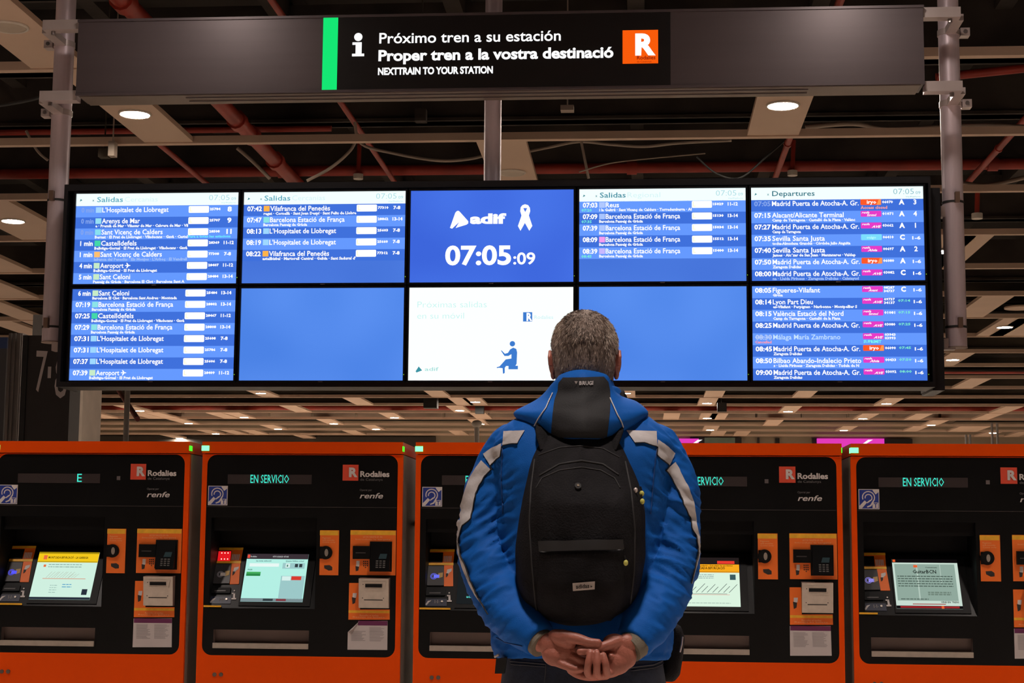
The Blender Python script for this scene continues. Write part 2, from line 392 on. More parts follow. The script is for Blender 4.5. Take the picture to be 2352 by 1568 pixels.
# far wall shop front strip with lit signs
m_mull = mat('dark_mullion', (.03, .025, .022), .5)
Yw = YB - .12
def wallbox(x0, y0, x1, y1, m, name, d=.06, parent=wb):
    a = P(x0, y0, Y=Yw); b = P(x1, y1, Y=Yw)
    return MB().box((a.x, Yw - d, min(a.z, b.z)), (b.x, Yw + .1, max(a.z, b.z))).build(name, m, parent)
wallbox(1585, 1018, 1618, 1004, m_mull, 'mullion'); wallbox(1688, 1020, 1703, 1005, m_mull, 'mullion'); wallbox(1740, 1020, 1744, 1005, m_mull, 'mullion')
wallbox(1781, 1020, 1790, 1006, m_mull, 'mullion'); wallbox(1866, 1024, 1877, 1006, m_mull, 'mullion'); wallbox(2031, 1028, 2095, 1008, m_mull, 'mullion')
wallbox(-400, 1060, 1000, 1003, mat('far_dark_front', (.05, .04, .03), .6), 'fascia')
wallbox(1618, 1020, 1688, 1005, mat('far_green_glass', (.25, .33, .27), .2), 'pane')
for x0, x1, lab in ((1560, 1605, 'lit magenta sign far behind, beside the right sleeve of the jacket'), (1877, 2031, 'lit magenta sign far behind, above the gap between the right machines')):
    a = P(x0, 1032, Y=Yw - .15); b = P(x1, 1007, Y=Yw - .15)
    t = thing('lit_sign', lab, 'sign', (a.x, Yw - .15, a.z))
    MB().box((a.x, Yw - .15, a.z), (b.x, Yw - .05, b.z)).build('lightbox', em('E23CB8'), t)
    c = P(x0 + (x1 - x0) * .68, 1014, Y=Yw - .16)
    MB().prism([c + Vector((0, 0, -.06)), c + Vector((.1, 0, -.06)), c + Vector((.3, 0, .06)), c + Vector((.16, 0, .06))], NF, .01).build('white_mark', em('FFFFFF'), t)
# pale end column, thin pole, number board and steel post on the left
m_pale = mat('pale_column', (.42, .34, .28), .6)
a = P(150, 950, Y=14); b = P(189, 950, Y=14)
c = thing('column', 'pale square column behind the dark platform number board', 'column', (b.x - .2, 14, 0)); c['kind'] = 'structure'
MB().box((a.x - .3, 14, 0), (b.x, 14.5, 3.2)).build('shaft', m_pale, c)
MB().box((a.x - .32, 13.98, 0), (P(158, 950, Y=14).x, 14.0, 3.2)).build('edge_trim', mat('grey_trim', (.2, .18, .17), .4, .6), c)
a = P(291, 950, Y=26); pipe('hanger_pole', [(a.x, 26, 0), (a.x, 26, 4.6)], .045, 'thin grey pole standing below the left screens, seen over the machine', m=mat('grey_pole', (.24, .22, .21), .5), cat='pole')
a = P(1095, 1000, Y=30); tz = P(1095, 973, Y=30).z
t = pipe('mast', [(a.x, 30, 0), (a.x, 30, tz)], .045, 'thin white mast with a round top beside the blue left shoulder', m=mat('white_mast', (.6, .55, .5), .5), cat='pole')
MB().ellips((a.x, 30, tz), .1, .1, .07).build('mast_head', m_white, t)
for px, i in ((2219, 0), (2228, 1), (2279, 2), (2291, 3)):
    a = P(px, 1000, Y=40); tz = P(px, 998 if i < 2 else 970, Y=40).z
    pipe('hanger_rod', [(a.x, 40, 0), (a.x, 40, tz)], .03, ['thin grey rod above the rightmost machine, leftmost of four', 'thin grey rod above the rightmost machine, second of four from the left', 'taller thin rod left of the far right lamp', 'taller thin rod right of the far right lamp'][i], m=MATS['grey_pole'], cat='pole', k=6)
m_board = mat('charcoal_board', (.028, .024, .024), .45)
Yn = 10.4
a = P(66, 770, Y=Yn); b = P(156, 1010, Y=Yn)
nb = thing('platform_board', 'tall dark board reading 7·8 left of the screens', 'sign', ((a.x + b.x) / 2, Yn, 0))
MB().box((a.x, Yn, 0), (b.x, Yn + .2, a.z)).build('board', m_board, nb)
MB().box((a.x - .035, Yn - .01, 0), (a.x, Yn + .21, a.z)).build('edge_trim', m_black, nb)
mb = MB(); Yt = Yn - .004
for s, x0, x1, yb, h in (('7', 80, 107, 898, 96), ('8', 124, 154, 912, 98)):
    o = P(x0, yb, Y=Yt); text(mb, s, o, Vector((1, 0, -.05)).normalized(), UZ, h / F * Yn, width=(x1 - x0) / F * Yn * 1.01, bold=.004)
d0 = P(113, 868, Y=Yt); mb.prism([d0 + Vector((-.011, 0, 0)), d0 + Vector((.011, 0, 0)), d0 + Vector((.011, 0, .075)), d0 + Vector((-.011, 0, .075))], NF, .001)
mb.build('numerals', mat('numeral_grey', (.55, .5, .5), .5), nb)
m_steel = mat('brushed_steel', (.32, .29, .28), .35, .8, var=.15, stretch=(1, 1, .05), scale=40)
a = P(20, 765, Y=11.5); b = P(52, 765, Y=11.5)
t = thing('steel_post', 'grey ribbed steel post left of the dark platform board', 'post', ((a.x + b.x) / 2, 11.5, 0))
MB().box((a.x, 11.5, 0), (b.x, 11.62, a.z)).build('post_body', m_steel, t)
for s in (.15, .45, .8): x = a.x + (b.x - a.x) * s; MB().box((x, 11.485, 0), (x + .012, 11.5, a.z)).build('rib', m_steel, t)
for z in (1.9, 2.3): MB().box((b.x, 11.52, z), (b.x + .05, 11.56, z + .035)).build('lug', m_steel, t)
t = thing('dark_kiosk', 'dark cabinet with a blue tint at the far left edge behind the machines', 'cabinet', (-6.6, 14, 0))
p1 = P(16, 800, Y=14)
MB().box((p1.x - 2.5, 14, 0), (p1.x, 15, p1.z)).build('cabinet_body', m_board, t); MB().box((p1.x - 2.5, 14, p1.z), (p1.x, 15, p1.z + .1)).build('cabinet_top', mat('navy_trim', (.01, .02, .06), .5), t)
# ================================================================== HANGING POLES, SIGN, DISPLAY
YD = 8.9
m_pole = mat('brushed_aluminium', (.76, .64, .69), .42, .25, var=.06, scale=30, stretch=(1, 1, .04))
m_clamp = mat('clamp_metal', (.55, .47, .45), .4, .3)
def pole(pxc, ybot, r, lab, rings=()):
    a = P(pxc, 600, Y=YD); zb = P(pxc, ybot, Y=YD).z
    t = thing('hanging_pole', lab, 'pole', (a.x, YD, zb))
    k = 28; pts = []
    vs = []
    for z in (zb, CEIL + 1.6):
        for j in range(k): vs.append((a.x + r * math.cos(2*math.pi*j/k), YD + r * math.sin(2*math.pi*j/k), z))
    MB().add(vs, [(j, (j+1)%k, k+(j+1)%k, k+j) for j in range(k)], True).add([vs[j] for j in range(k)], [tuple(range(k))[::-1]]).build('shaft', m_pole, t)
    MB().disc((a.x, YD, zb - .006), r * 1.04, (0, 0, 1), .006, 28).build('end_cap', mat('cap_brown', (.35, .27, .23), .6), t)
    for yy, side in rings:
        z = P(pxc, yy, Y=YD).z
        g = MB().tube([(a.x, YD, z - .006), (a.x, YD, z + .006)], r * 1.05, 28).build('cable_tie', m_cabled, t)
        MB().box((a.x + side * .01 - .012, YD - r - .03, z - .01), (a.x + side * .01 + .012, YD - r, z + .045)).build('tie_clip', mat('clip_rust', (.22, .14, .10), .5, .4), t)
    return t, a.x
pl, xl_ = pole(127, 785, .056, 'left grey hanging pole beside the leftmost screens', [(462, -1), (752, -1)])
pr, xr_ = pole(2192, 797, .056, 'right grey hanging pole with open lower end beside the right screens', [(466, 1), (752, 1)])
pm, xm_ = pole(1129, 500, .048, 'centre grey pole between information sign and clock screen', [])
for px, py in ((103, 560), (103, 630), (2218, 403), (2219, 500), (2221, 655)):   # small screws on the pole sides
    pass
# thin black wires running down behind the poles
# sign
YS = 8.52
A = P(181, 40, Y=YS); B = P(2120, 14, Y=YS); C_ = P(181, 210, Y=YS); D_ = P(2120, 191, Y=YS)
sz1 = (P(182, 37, Y=YS).z + P(2120, 12, Y=YS).z + P(742, 47, Y=YS).z + P(1600, 34, Y=YS).z) / 4
sz0 = (P(182, 210, Y=YS).z + P(2120, 191, Y=YS).z + P(742, 208.6, Y=YS).z + P(1600, 202, Y=YS).z) / 4
sx0, sx1 = A.x, B.x
m_sign = mat('anthracite_aluminium', (.105, .082, .086), .42, .3, var=.05, scale=20, stretch=(.03, 1, 1))
m_lightmetal = mat('sign_bottom_metal', (.22, .17, .135), .4, .5)
sg = thing('information_sign', 'long dark overhead information sign with green bar and white lettering', 'sign', ((sx0 + sx1) / 2, YS, sz0))
# gently bowed front: segments on a shallow arc
def sface(u): return YS + .0 + .05 * (2 * u - 1) ** 2 * 0
mb = MB(); mb.box((sx0, YS, sz0), (sx1, YS + .2, sz1)); mb.build('case', m_sign, sg)
MB().box((sx0 - .004, YS - .006, sz1 - .004), (sx1 + .004, YS + .2, sz1 + .01)).build('top_trim', m_sign, sg)
MB().box((sx0, YS - .006, sz0 - .008), (sx1, YS + .01, sz0 + .004)).build('bottom_lip', m_sign, sg)
MB().box((sx0 + .02, YS + .01, sz0 - .012), (sx1 - .02, YS + .19, sz0)).build('bottom_plate', m_lightmetal, sg)
MB().box((sx0 + .6, YS + .05, sz0 - .016), (sx1 - .6, YS + .06, sz0 - .012)).box((sx0 + .6, YS + .12, sz0 - .016), (sx1 - .6, YS + .125, sz0 - .012)).build('bottom_seam', m_sign, sg)
def SP(px, py, d=.002): return P(px, py, Y=YS - d)
m_black_lens = mat('sign_dark_lens', (.014, .012, .012), .35)
g0 = SP(741, 128).x; g1 = SP(775, 128).x
MB().box((g0, YS - .003, sz0 + .002), (g1, YS, sz1 - .002)).build('green_bar', em('16EE78', .93), sg)
MB().box((g1, YS - .0015, sz0 + .003), (SP(1540, 100).x, YS, sz1 - .003)).build('dark_lens', m_black_lens, sg)
m_wt = em('FFFFFF', 1.05)
def stext(t, x0, x1, yb, cap, bold, name='lettering'):
    o = P(x0, yb, Y=YS - .004); wdt = P(x1, yb, Y=YS - .004).x - o.x
    return text(MB(), t, o, UX, UZ, cap / F * YS, width=wdt, bold=bold, res=4).build(name, m_wt, sg)
stext('Próximo tren a su estación', 871, 1288, 99.5, 25, .014)
stext('Proper tren a la vostra destinació', 869, 1409, 139.5, 25, .034)
stext('NEXTTRAIN TO YOUR STATION', 868, 1132, 171.5, 16, .042)
mb = MB(); c = SP(823, 85, .004)
mb.disc(c, 10 / F * YS, NF, .001, 24)
def sbox(mb, x0, y0, x1, y1, d=.004):
    a = SP(x0, y1, d); b = SP(x1, y0, d); mb.box((a.x, YS - d - .001, a.z), (b.x, YS - d, b.z))
sbox(mb, 809.5, 97, 831, 103); sbox(mb, 816.5, 97, 831, 125); sbox(mb, 808.5, 123, 836.5, 129.5)
mb.build('info_symbol', m_wt, sg)
mb = MB(); sbox(mb, 1430, 68.5, 1511.5, 146.5, .003); mb.build('logo_square', em('FF5E0C', .95), sg)
mb = MB(); o = P(1459, 124.5, Y=YS - .006); text(mb, 'R', o, UX, UZ, 47 / F * YS, width=48 / F * YS, bold=.05, res=4); mb.build('logo_letter', m_wt, sg)
mb = MB(); text(mb, 'Rodalies', P(1463, 136.5, Y=YS - .006), UX, UZ, 8.5 / F * YS, width=43.5 / F * YS, bold=.02)
text(mb, 'de Catalunya', P(1463, 143.5, Y=YS - .006), UX, UZ, 4.2 / F * YS, width=34 / F * YS, bold=0); mb.build('logo_caption', em('A02008', .8), sg)
# brackets between sign and poles
for side, x, xe in ((-1, xl_, sx0), (1, xr_, sx1)):
    for py in ((66, 228) if side < 0 else (37, 206)):
        z = P(127 if side < 0 else 2192, py, Y=YS + .08).z
        t = thing('clamp_bracket', ('upper ' if py < 100 else 'lower ') + ('left' if side < 0 else 'right') + ' metal bracket joining the information sign to the pole', 'bracket', (x, YD, z), 'sign brackets')
        x0, x1 = sorted((x, xe + side * .006))
        MB().box((x0, YS + .03, z - .02), (x1, YS + .10, z + .02)).box((x0, YS + .03, z + .02), (x1, YS + .035, z + .035)).build('bracket_arm', m_clamp, t)
        MB().box((x - .028, YS + .10, z - .018), (x + .028, YD - .05, z + .018)).build('bracket_stub', m_clamp, t)
        MB().tube([(x, YD, z - .016), (x, YD, z + .016)], .0605, 28).build('pipe_clamp', m_clamp, t)
        MB().box(sorted_box := (min(x + side * .06, x + side * .11), YD - .03, z - .022), (max(x + side * .06, x + side * .11), YD + .03, z + .022)).build('clamp_ear', m_clamp, t)
        MB().disc((x + side * .085, YD - .03, z), .012, NF, .008, 8).build('bolt', m_steel, t)
        MB().disc((x - side * .05, YS + .065, z - .02), .012, (0, 0, -1), .02, 8).build('bolt', m_steel, t)
# display housing
YH = 8.70
m_house = mat('housing_black', (.022, .022, .026), .42, .2)
hx0 = P(150, 650, Y=YH).x; hx1 = P(2136, 650, Y=YH).x; hz0 = P(1150, 889, Y=YH).z; hz1 = P(1150, 416, Y=YH).z
dc = thing('display_cabinet', 'wide black hanging housing that holds the ten screens', 'cabinet', ((hx0 + hx1) / 2, YH, hz0))
MB().box((hx0, YH + .06, hz0 + .03), (hx1, YH + .34, hz1 - .01)).build('back_box', m_house, dc)
fr = MB(); fr.box((hx0, YH - .02, hz1 - .036), (hx1, YH + .2, hz1)); fr.build('top_rail', m_house, dc)
MB().box((hx0, YH - .02, hz0), (hx1, YH + .2, hz0 + .028)).build('bottom_rail', m_house, dc)
MB().box((hx0 - .02, YH - .02, hz0), (hx0, YH + .3, hz1)).build('side_rail', m_house, dc)
MB().box((hx1, YH - .02, hz0), (hx1 + .012, YH + .36, hz1)).build('side_rail', m_house, dc)
MB().box((hx1 + .012, YH + .06, hz0 - .01), (hx1 + .075, YH + .40, hz1 - .045)).build('side_box', m_house, dc)
# lit reflections-free accessories: mounting clamps to poles
for x in (xl_ + .04, xr_ - .04):
    for z in (hz0 + .25, hz1 - .15): MB().box((x - .03, YD - .03, z - .03), (x + .03, YD + .03, z + .03)).build('pole_clamp', m_clamp, dc)

# ---- screens
YP = YH - .022                                           # glass plane
def hx(s): return em(s)
BG, DK, LT, WH = '4E85EA', '4071DC', '669AFF', 'FFFFFF'
cols_u = [(173, 547), (559, 931), (944, 1318), (1331.5, 1715), (1727, 2122.5)]
cols_l = [(163, 539), (552, 927), (938, 1316), (1329, 1713.5), (1727, 2127)]
rows_u = [(437.5, 648.5), (437.5, 648.5), (437, 648.5), (434, 648), (429, 645)]
rows_l = [(659, 871), (660, 872.5), (660, 874.5), (660, 876), (657, 877)]
zU1 = P(1130, 437, Y=YP).z; zU0 = P(1130, 648.5, Y=YP).z; zL1 = P(1130, 660, Y=YP).z; zL0 = P(1130, 874, Y=YP).z
class Scr:
    def __init__(s, col, low, label):
        (a0, a1), (b0, b1) = cols_u[col], cols_l[col]
        s.x0 = (P(a0, 540, Y=YP).x + P(b0, 765, Y=YP).x) / 2; s.x1 = (P(a1, 540, Y=YP).x + P(b1, 765, Y=YP).x) / 2
        s.z1, s.z0 = (zL1, zL0) if low else (zU1, zU0)
        s.ph = (cols_l if low else cols_u)[col] + (rows_l if low else rows_u)[col]
        s.w = s.x1 - s.x0; s.h = s.z1 - s.z0; s.sc = s.w / (s.ph[1] - s.ph[0]); s.sz = s.h / (s.ph[3] - s.ph[2])
        s.t = thing('display_screen', label, 'screen', ((s.x0 + s.x1) / 2, YP, s.z0 - .012), 'departure screens in the hanging cabinet')
        e = .0105
        MB().plate([(s.x0-e, YP, s.z0-e), (s.x1+e, YP, s.z0-e), (s.x1+e, YP, s.z1+e), (s.x0-e, YP, s.z1+e)],
                   [[(s.x0, YP, s.z0), (s.x1, YP, s.z0), (s.x1, YP, s.z1), (s.x0, YP, s.z1)]], (0, -1, 0), .012).build('bezel', m_bez, s.t)
        MB().box((s.x0 - e, YP + .006, s.z0 - e), (s.x1 + e, YP + .07, s.z1 + e)).build('casing', m_bez, s.t)
        MB().box((s.x1 + .004, YP - .016, s.z0 + .03), (s.x1 + .007, YP - .012, s.z0 + .0335)).build('status_led', em('9CE02C'), s.t)
        MB().box(((s.x0+s.x1)/2 - .012, YP - .0125, s.z0 - .009), ((s.x0+s.x1)/2 + .012, YP - .012, s.z0 - .005)).build('maker_badge', mat('badge_grey', (.25, .22, .22), .4), s.t)
    def p(s, px, py, d=0): return Vector((s.x0 + (px - s.ph[0]) * s.sc, YP - d, s.z1 - (py - s.ph[2]) * s.sz))
    def rect(s, mb, x0, y0, x1, y1, d):
        a = s.p(x0, y1, d); b = s.p(x1, y0, d)
        a.x = max(a.x, s.x0); b.x = min(b.x, s.x1); a.z = max(a.z, s.z0); b.z = min(b.z, s.z1)
        mb.add([(a.x, a.y, a.z), (b.x, a.y, a.z), (b.x, a.y, b.z), (a.x, a.y, b.z)], [(0, 1, 2, 3)])
    def back(s, m, name='panel', x0=None):
        mb = MB(); s.rect(mb, s.ph[0], s.ph[2], s.ph[1], s.ph[3], 0); return mb.build(name, m, s.t)
    def rr(s, mb, x0, y0, x1, y1, r, d):
        mb.add([s.p(x, z, d) for x, z in rrect(x0, y0, x1, y1, r, 3)], [tuple(range(16))[::-1]])
    def tx(s, mb, t, x, yb, cap, w2=None, bold=.03, d=.003, shear=0, align='l', res=2):
        text(mb, t, s.p(x, yb, d), UX, UZ, cap * s.sz, width=w2 * s.sc if w2 else None, bold=bold, shear=shear, align=align, res=res)
m_bez = mat('screen_bezel_black', (.007, .008, .012), .3)
def screen_mat(name, c1, c2):                           # backlit panel, slightly brighter to the middle
    m = emis(name, c1); nt = m.node_tree; e = [n for n in nt.nodes if n.type == 'EMISSION'][0]
    tc = nt.nodes.new('ShaderNodeTexCoord'); n = nt.nodes.new('ShaderNodeTexNoise'); n.inputs['Scale'].default_value = 1.6; n.inputs['Detail'].default_value = 1
    r = nt.nodes.new('ShaderNodeValToRGB'); r.color_ramp.elements[0].position = .35; r.color_ramp.elements[1].position = .65
    r.color_ramp.elements[0].color = lin(c1) + (1,); r.color_ramp.elements[1].color = lin(c2) + (1,)
    nt.links.new(tc.outputs['Object'], n.inputs[0]); nt.links.new(n.outputs[0], r.inputs[0]); nt.links.new(r.outputs[0], e.inputs[0]); return m
M_BLANK = screen_mat('blank_blue_screen', '4C83E6', '5E93F4'); M_CLOCK = screen_mat('clock_blue_screen', '3D66DC', '4A78EC')
M_BG = screen_mat('board_blue', '4674DA', '5080E4')
WHM = em('FFFFFF', 1.1)
def header(s, title, faint, tcol, x_t, small='09', tm='07:05'):
    mb = MB(); s.rect(mb, s.ph[0], s.ph[2], s.ph[1], s.ph[2] + 28.5, .001); h = mb.build('header_band', em('F0FFFF', 1.05), s.t)
    W = s.ph[1] - s.ph[0]; x0, y0 = s.ph[0], s.ph[2]
    mb = MB(); s.tx(mb, title, x_t, y0 + 19.5, 11.5, bold=.01, w2={'Salidas': 60, 'Departures': 98}[title]); mb.build('title', em(tcol), h)
    mb = MB()
    if faint: s.tx(mb, faint, x_t + 64, y0 + 19.5, 11.5, bold=0, w2=76)
    mb.v and mb.build('faint_title', em('D8F4F6'), h)
    mb = MB(); s.tx(mb, tm, x0 + W - 68, y0 + 17.5, 12.5, bold=-.01, w2=47); s.tx(mb, small, x0 + W - 17, y0 + 17.5, 6.5, bold=0, w2=11); s.tx(mb, 'Via/Platform', x0 + W - 40, y0 + 25, 3, bold=0, w2=34)
    mb.build('time', em({'3F8CA0': 'A8D8E0', '2E7080': '7CB4C0'}.get(tcol, 'A8D8E0')), h)
    mb = MB()
    a = s.p(x0 + 8, y0 + 18, .003); k = s.sc
    mb.add([a, a + Vector((6*k, 0, 3*k)), a + Vector((2*k, 0, 6*k))], [(0, 1, 2)]); s.tx(mb, 'x', x0 + 37, y0 + 18, 6, bold=.01)
    mb.build('logo_mark', em('4C8C96'), h)
def row(s, i, y, hgt, dark, time, dest, sub, num, plat, icon=None, kind='L', tdim=False, extra=None, letter=None, dcol=None, subdim=False):
    W = s.ph[1] - s.ph[0]; x0 = s.ph[0]
    mb = MB(); s.rect(mb, x0, y, s.ph[1], y + hgt, .001)
    r = mb.build('departure_row', em(DK if dark else LT), s.t)
    wm = MB(); five = kind != 'L'
    yb = y + 14.5
    tw = 34 if time[2:3] == ':' else 29
    xt = x0 + (10 if five else (7 if time[2:3] == ':' else 10)) - (3 if five else 0)
    (tmb := MB()); s.tx(tmb, time, xt if five else x0 + 42 - tw, yb, 10.5, w2=tw if not five else 38, bold=.03)
    tmb.build('time_text', em('86A6EE') if tdim else (em('B8CCF8') if dcol else WHM), r)
    xd = x0 + (48 if five else 61)
    if dest.endswith('>'):                              # small aeroplane after the name
        dest = dest[:-1]; cx = xd + DW[dest] + 9; k = s.sc
        c = s.p(cx, y + 9, .003); pl_ = [(-6, 0), (-5, 1), (-1, 1), (-3, 6), (-1, 6), (3, 1), (6, 1), (7, 0), (6, -1), (3, -1), (-1, -6), (-3, -6), (-1, -1), (-5, -1)]
        wm.add([c + Vector((a * k, 0, b * k)) for a, b in pl_][::-1], [tuple(range(14))]); wm.build('aeroplane_icon', WHM, r); wm = MB()
    W_D = {'M': 200}
    dw = DW.get(dest) or len(dest) * 7.45
    mb2 = MB(); s.tx(mb2, dest, xd, yb, 11, w2=dw, bold=.016 if not dcol else .01); 
    mb2.build('destination_text', em('C8E4FF') if dcol else WHM, r)
    if sub:
        xs = xd if five else x0 + 46
        lim = 197 if five else 214
        mb3 = MB(); s.tx(mb3, sub, xs, y + 23.5, 6.0, w2=min(lim, len(sub) * (3.75 if not five else 3.9)), bold=.05, res=1)
        mb3.build('stops_text', em('9DBCF8') if subdim else em('F4F8FF'), r)
    if icon:
        mb4 = MB(); s.rect(mb4, x0 + 46, y + 2.5, x0 + 59.5, y + 15.5, .002); mb4.build('line_icon', em(icon), r)
    if not five:
        mb5 = MB(); s.rr(mb5, x0 + 260, y + 1.5, x0 + 306.5, y + 17.5, 2.5, .002); bd = mb5.build('train_badge', em('FFFFFF', 1.1), r)
        mb6 = MB(); s.tx(mb6, 'L', x0 + 263, y + 14, 10, bold=0, d=.0035); mb6.build('badge_letter', em('FFF6B8'), bd)
        s.tx(wm, num, x0 + 308.5, y + 11.5, 5.2, w2=24.5, bold=.05, res=1)
        big = '-' not in plat
        wm.build('number_text', WHM, r); wm = MB()
        s.tx(wm, plat, x0 + (354 if big else (352 if len(plat) < 4 else 354)), y + (14.5 if big else 12.5), 10.5 if big else 7, align='c', bold=.04, w2=(10 if len(plat) == 1 else 12) if big else (16 if len(plat) < 4 else 23))
    else:
        c0, c1 = {'r': ('E83CC8', 'FFFFFF'), 'i': ('FF5A28', 'FFFFFF'), 'o': ('7CE0FF', 'B8FFFF')}[kind[0]]
        mb5 = MB(); s.rr(mb5, x0 + W * .637, y + .5, x0 + W * .757, y + 14, 2, .002); bd = mb5.build('train_badge', em(c0), r)
        mb6 = MB()
        xb = x0 + W * .643
        if kind[0] == 'r':
            s.tx(mb6, 'renfe', xb, y + 6.5, 4.5, bold=.03, shear=.3, d=.0035, w2=18, res=1)
            s.tx(mb6, {'a': 'AVE', 'e': 'Euromed', 'v': 'Alvia', 't': 'Avant'}[kind[1]], xb + (22 if kind[1] == 'a' else 12), y + 12.5, 5, bold=.03, shear=.4, d=.0035, w2=22, res=1)
        elif kind[0] == 'i': s.tx(mb6, 'iryo', xb + 12, y + 11, 8, bold=.03, d=.0035, w2=22, res=1)
        else: s.tx(mb6, 'ouigo', xb + 10, y + 10.5, 5.5, bold=.03, d=.0035, w2=22, res=1)
        mb6.build('badge_text', em(c1), bd)
        if kind[0] == 'i':
            mb7 = MB(); a = s.p(x0 + W * .73, y + 13.5, .003); k = s.sc
            mb7.add([a, a + Vector((10 * k, 0, 0)), a + Vector((10 * k, 0, 12 * k)), a + Vector((5 * k, 0, 12 * k))], [(0, 1, 2, 3)]); mb7.build('badge_corner', em('FF9C50'), bd)
        nn = num.split('/')
        for j, q in enumerate(nn): s.tx(wm, q, x0 + W * .762, y + (10 if len(nn) == 1 else 6.5 + 8 * j), 5.4, w2=25, bold=.04, res=1)
        wm.build('number_text', WHM, r); wm = MB()
        if letter and len(letter) == 1: s.tx(wm, letter, x0 + W * .875, y + 13, 10.5, align='c', bold=.05); wm.build('access_letter', WHM, r); wm = MB()
        elif letter:
            mb8 = MB(); s.tx(mb8, letter, x0 + W * .842, y + 9.5, 5.2, w2=28, bold=.03, res=1); mb8.build('boarding_time', em('80F0D0'), r)
        if plat: s.tx(wm, plat, x0 + W * (.952 if len(plat) < 3 else .956), y + 13, 10.5 if len(plat) < 3 else 7, align='c', bold=.03, w2=None if len(plat) < 3 else 19)
    if wm.v: wm.build('platform_text', WHM, r)
    for (t_, xx, yy, cap, w_, cc) in (extra or []):
        mb9 = MB(); s.tx(mb9, t_, xx, yy, cap, w2=w_, bold=.03, res=1); mb9.build('notice_text', em(cc), r)
    return r
DW = {"L'Hospitalet de Llobregat": 153, 'Arenys de Mar': 88, 'Sant Vicenç de Calders': 141, 'Castelldefels': 82, 'Aeroport': 54, 'Sant Celoni': 70,
      'Barcelona Estació de França': 172, 'Vilafranca del Penedès': 138, 'Reus': 31, 'Madrid Puerta de Atocha-A. Gr.': 200, 'Alacant/Alicante Terminal': 165,
      'Sevilla Santa Justa': 121, 'Figueres-Vilafant': 110, 'Lyon Part Dieu': 93, 'València Estació del Nord': 163, 'Málaga María Zambrano': 155, 'Bilbao Abando-Indalecio Prieto': 202}
HO, BE, BP = "L'Hospitalet de Llobregat", 'Barcelona Estació de França', 'Barcelona Passeig de Gràcia'
IB, IG, IO, IL, IT = '9FD8FF', '44D8A8', 'FFB44A', 'C8ECC8', '8CE4E8'
s = Scr(0, 0, 'screen of suburban departures in minutes, top left of the cabinet'); s.back(M_BG); header(s, 'Salidas', 'Cercanías', '5AA8BC', 221)
L = [('0 min', HO, '', '25784', '8', 'A8D8FF', 1), ('0 min', 'Arenys de Mar', 'e · Premià de Mar · Vilassar de Mar · Cabrera de Mar · Vil', '25707', '9', '98E0F4', 1),
     ('0 min', 'Sant Vicenç de Calders', 'Bernat · El Prat de Llobregat · Viladecans · Gavà · Castel', '28508', '11', '88E0F0', 1),
     ('1 min', 'Castelldefels', 'Bellvitge-Gornal · El Prat de Llobregat · Viladecans · Gavà', '28369', '11-12', IG, 0),
     ('1 min', 'Sant Vicenç de Calders', 'lafranca del Penedès · Els Monjos · L\'Arboç · El Vendrell', '77308', '7-8', 'FFC070', 0),
     ('4 min', 'Aeroport>', 'Bellvitge-Gornal · El Prat de Llobregat', '28407', '11-12', IL, 0), ('5 min', 'Sant Celoni', 'Passeig de Gràcia · Barcelona El Clot · Barcelona Sant A', '28484', '13-14', IL, 0)]
for i, (a, b, c, d, e, f, g) in enumerate(L):
    row(s, i, 466.5 + 26 * i, 26, i % 2 == 1, a, b, c, d, e, f, tdim=g, subdim=(i == 4), extra=[('Para a totes les estacions', 434, 466.5 + 26 * i + 23, 5.5, 97, '70F0FF')] if i == 2 else None)
s = Scr(0, 1, 'screen of suburban departures from 6 min to 07:39, bottom left of the cabinet'); s.back(M_BG)
L = [('6 min', 'Sant Celoni', 'Barcelona El Clot · Barcelona Sant Andreu · Montcada', '25484', '13-14', IL), ('07:19', BE, BP, '28802', '13-14', IT), ('07:25', 'Castelldefels', 'Bellvitge-Gornal · El Prat de Llobregat · Viladecans · Gavà', '28467', '11-12', IG),
     ('07:29', BE, BP, '28808', '13-14', IT), ('07:31', HO, '', '25608', '7-8', IB), ('07:31', HO, '', '25786', '7-8', IB), ('07:37', HO, '', '25606', '7-8', IB), ('07:39', 'Aeroport>', 'Bellvitge-Gornal · El Prat de Llobregat', '28409', '11-12', IL)]
for i, (a, b, c, d, e, f) in enumerate(L): row(s, i, 659.5 + 26.35 * i, 26.35, i % 2 == 0, a, b, c, d, e, f)
s = Scr(1, 0, 'half filled suburban departures screen listing 07:42 to 08:22'); s.back(M_BG); header(s, 'Salidas', 'Cercanías', '5AA8BC', 606)
L = [('07:42', 'Vilafranca del Penedès', 'regat · Cornellà · Sant Joan Despí · Sant Feliu de Llobre', '77310', '7-8', IO), ('07:47', BE, BP, '28862', '13-14', IT), ('08:13', HO, '', '25603', '7-8', IB),
     ('08:19', HO, '', '25660', '7-8', IB), ('08:22', 'Vilafranca del Penedès', "astellbisbal · Martorell Central · Gelida · Sant Sadurní d'", '77312', '7-8', IO)]
for i, (a, b, c, d, e, f) in enumerate(L): row(s, i, 466.5 + 26.1 * i, 26.1, i % 2 == 0, a, b, c, d, e, f)
s = Scr(1, 1, 'blank blue screen left of the white advert screen'); s.back(M_BLANK)
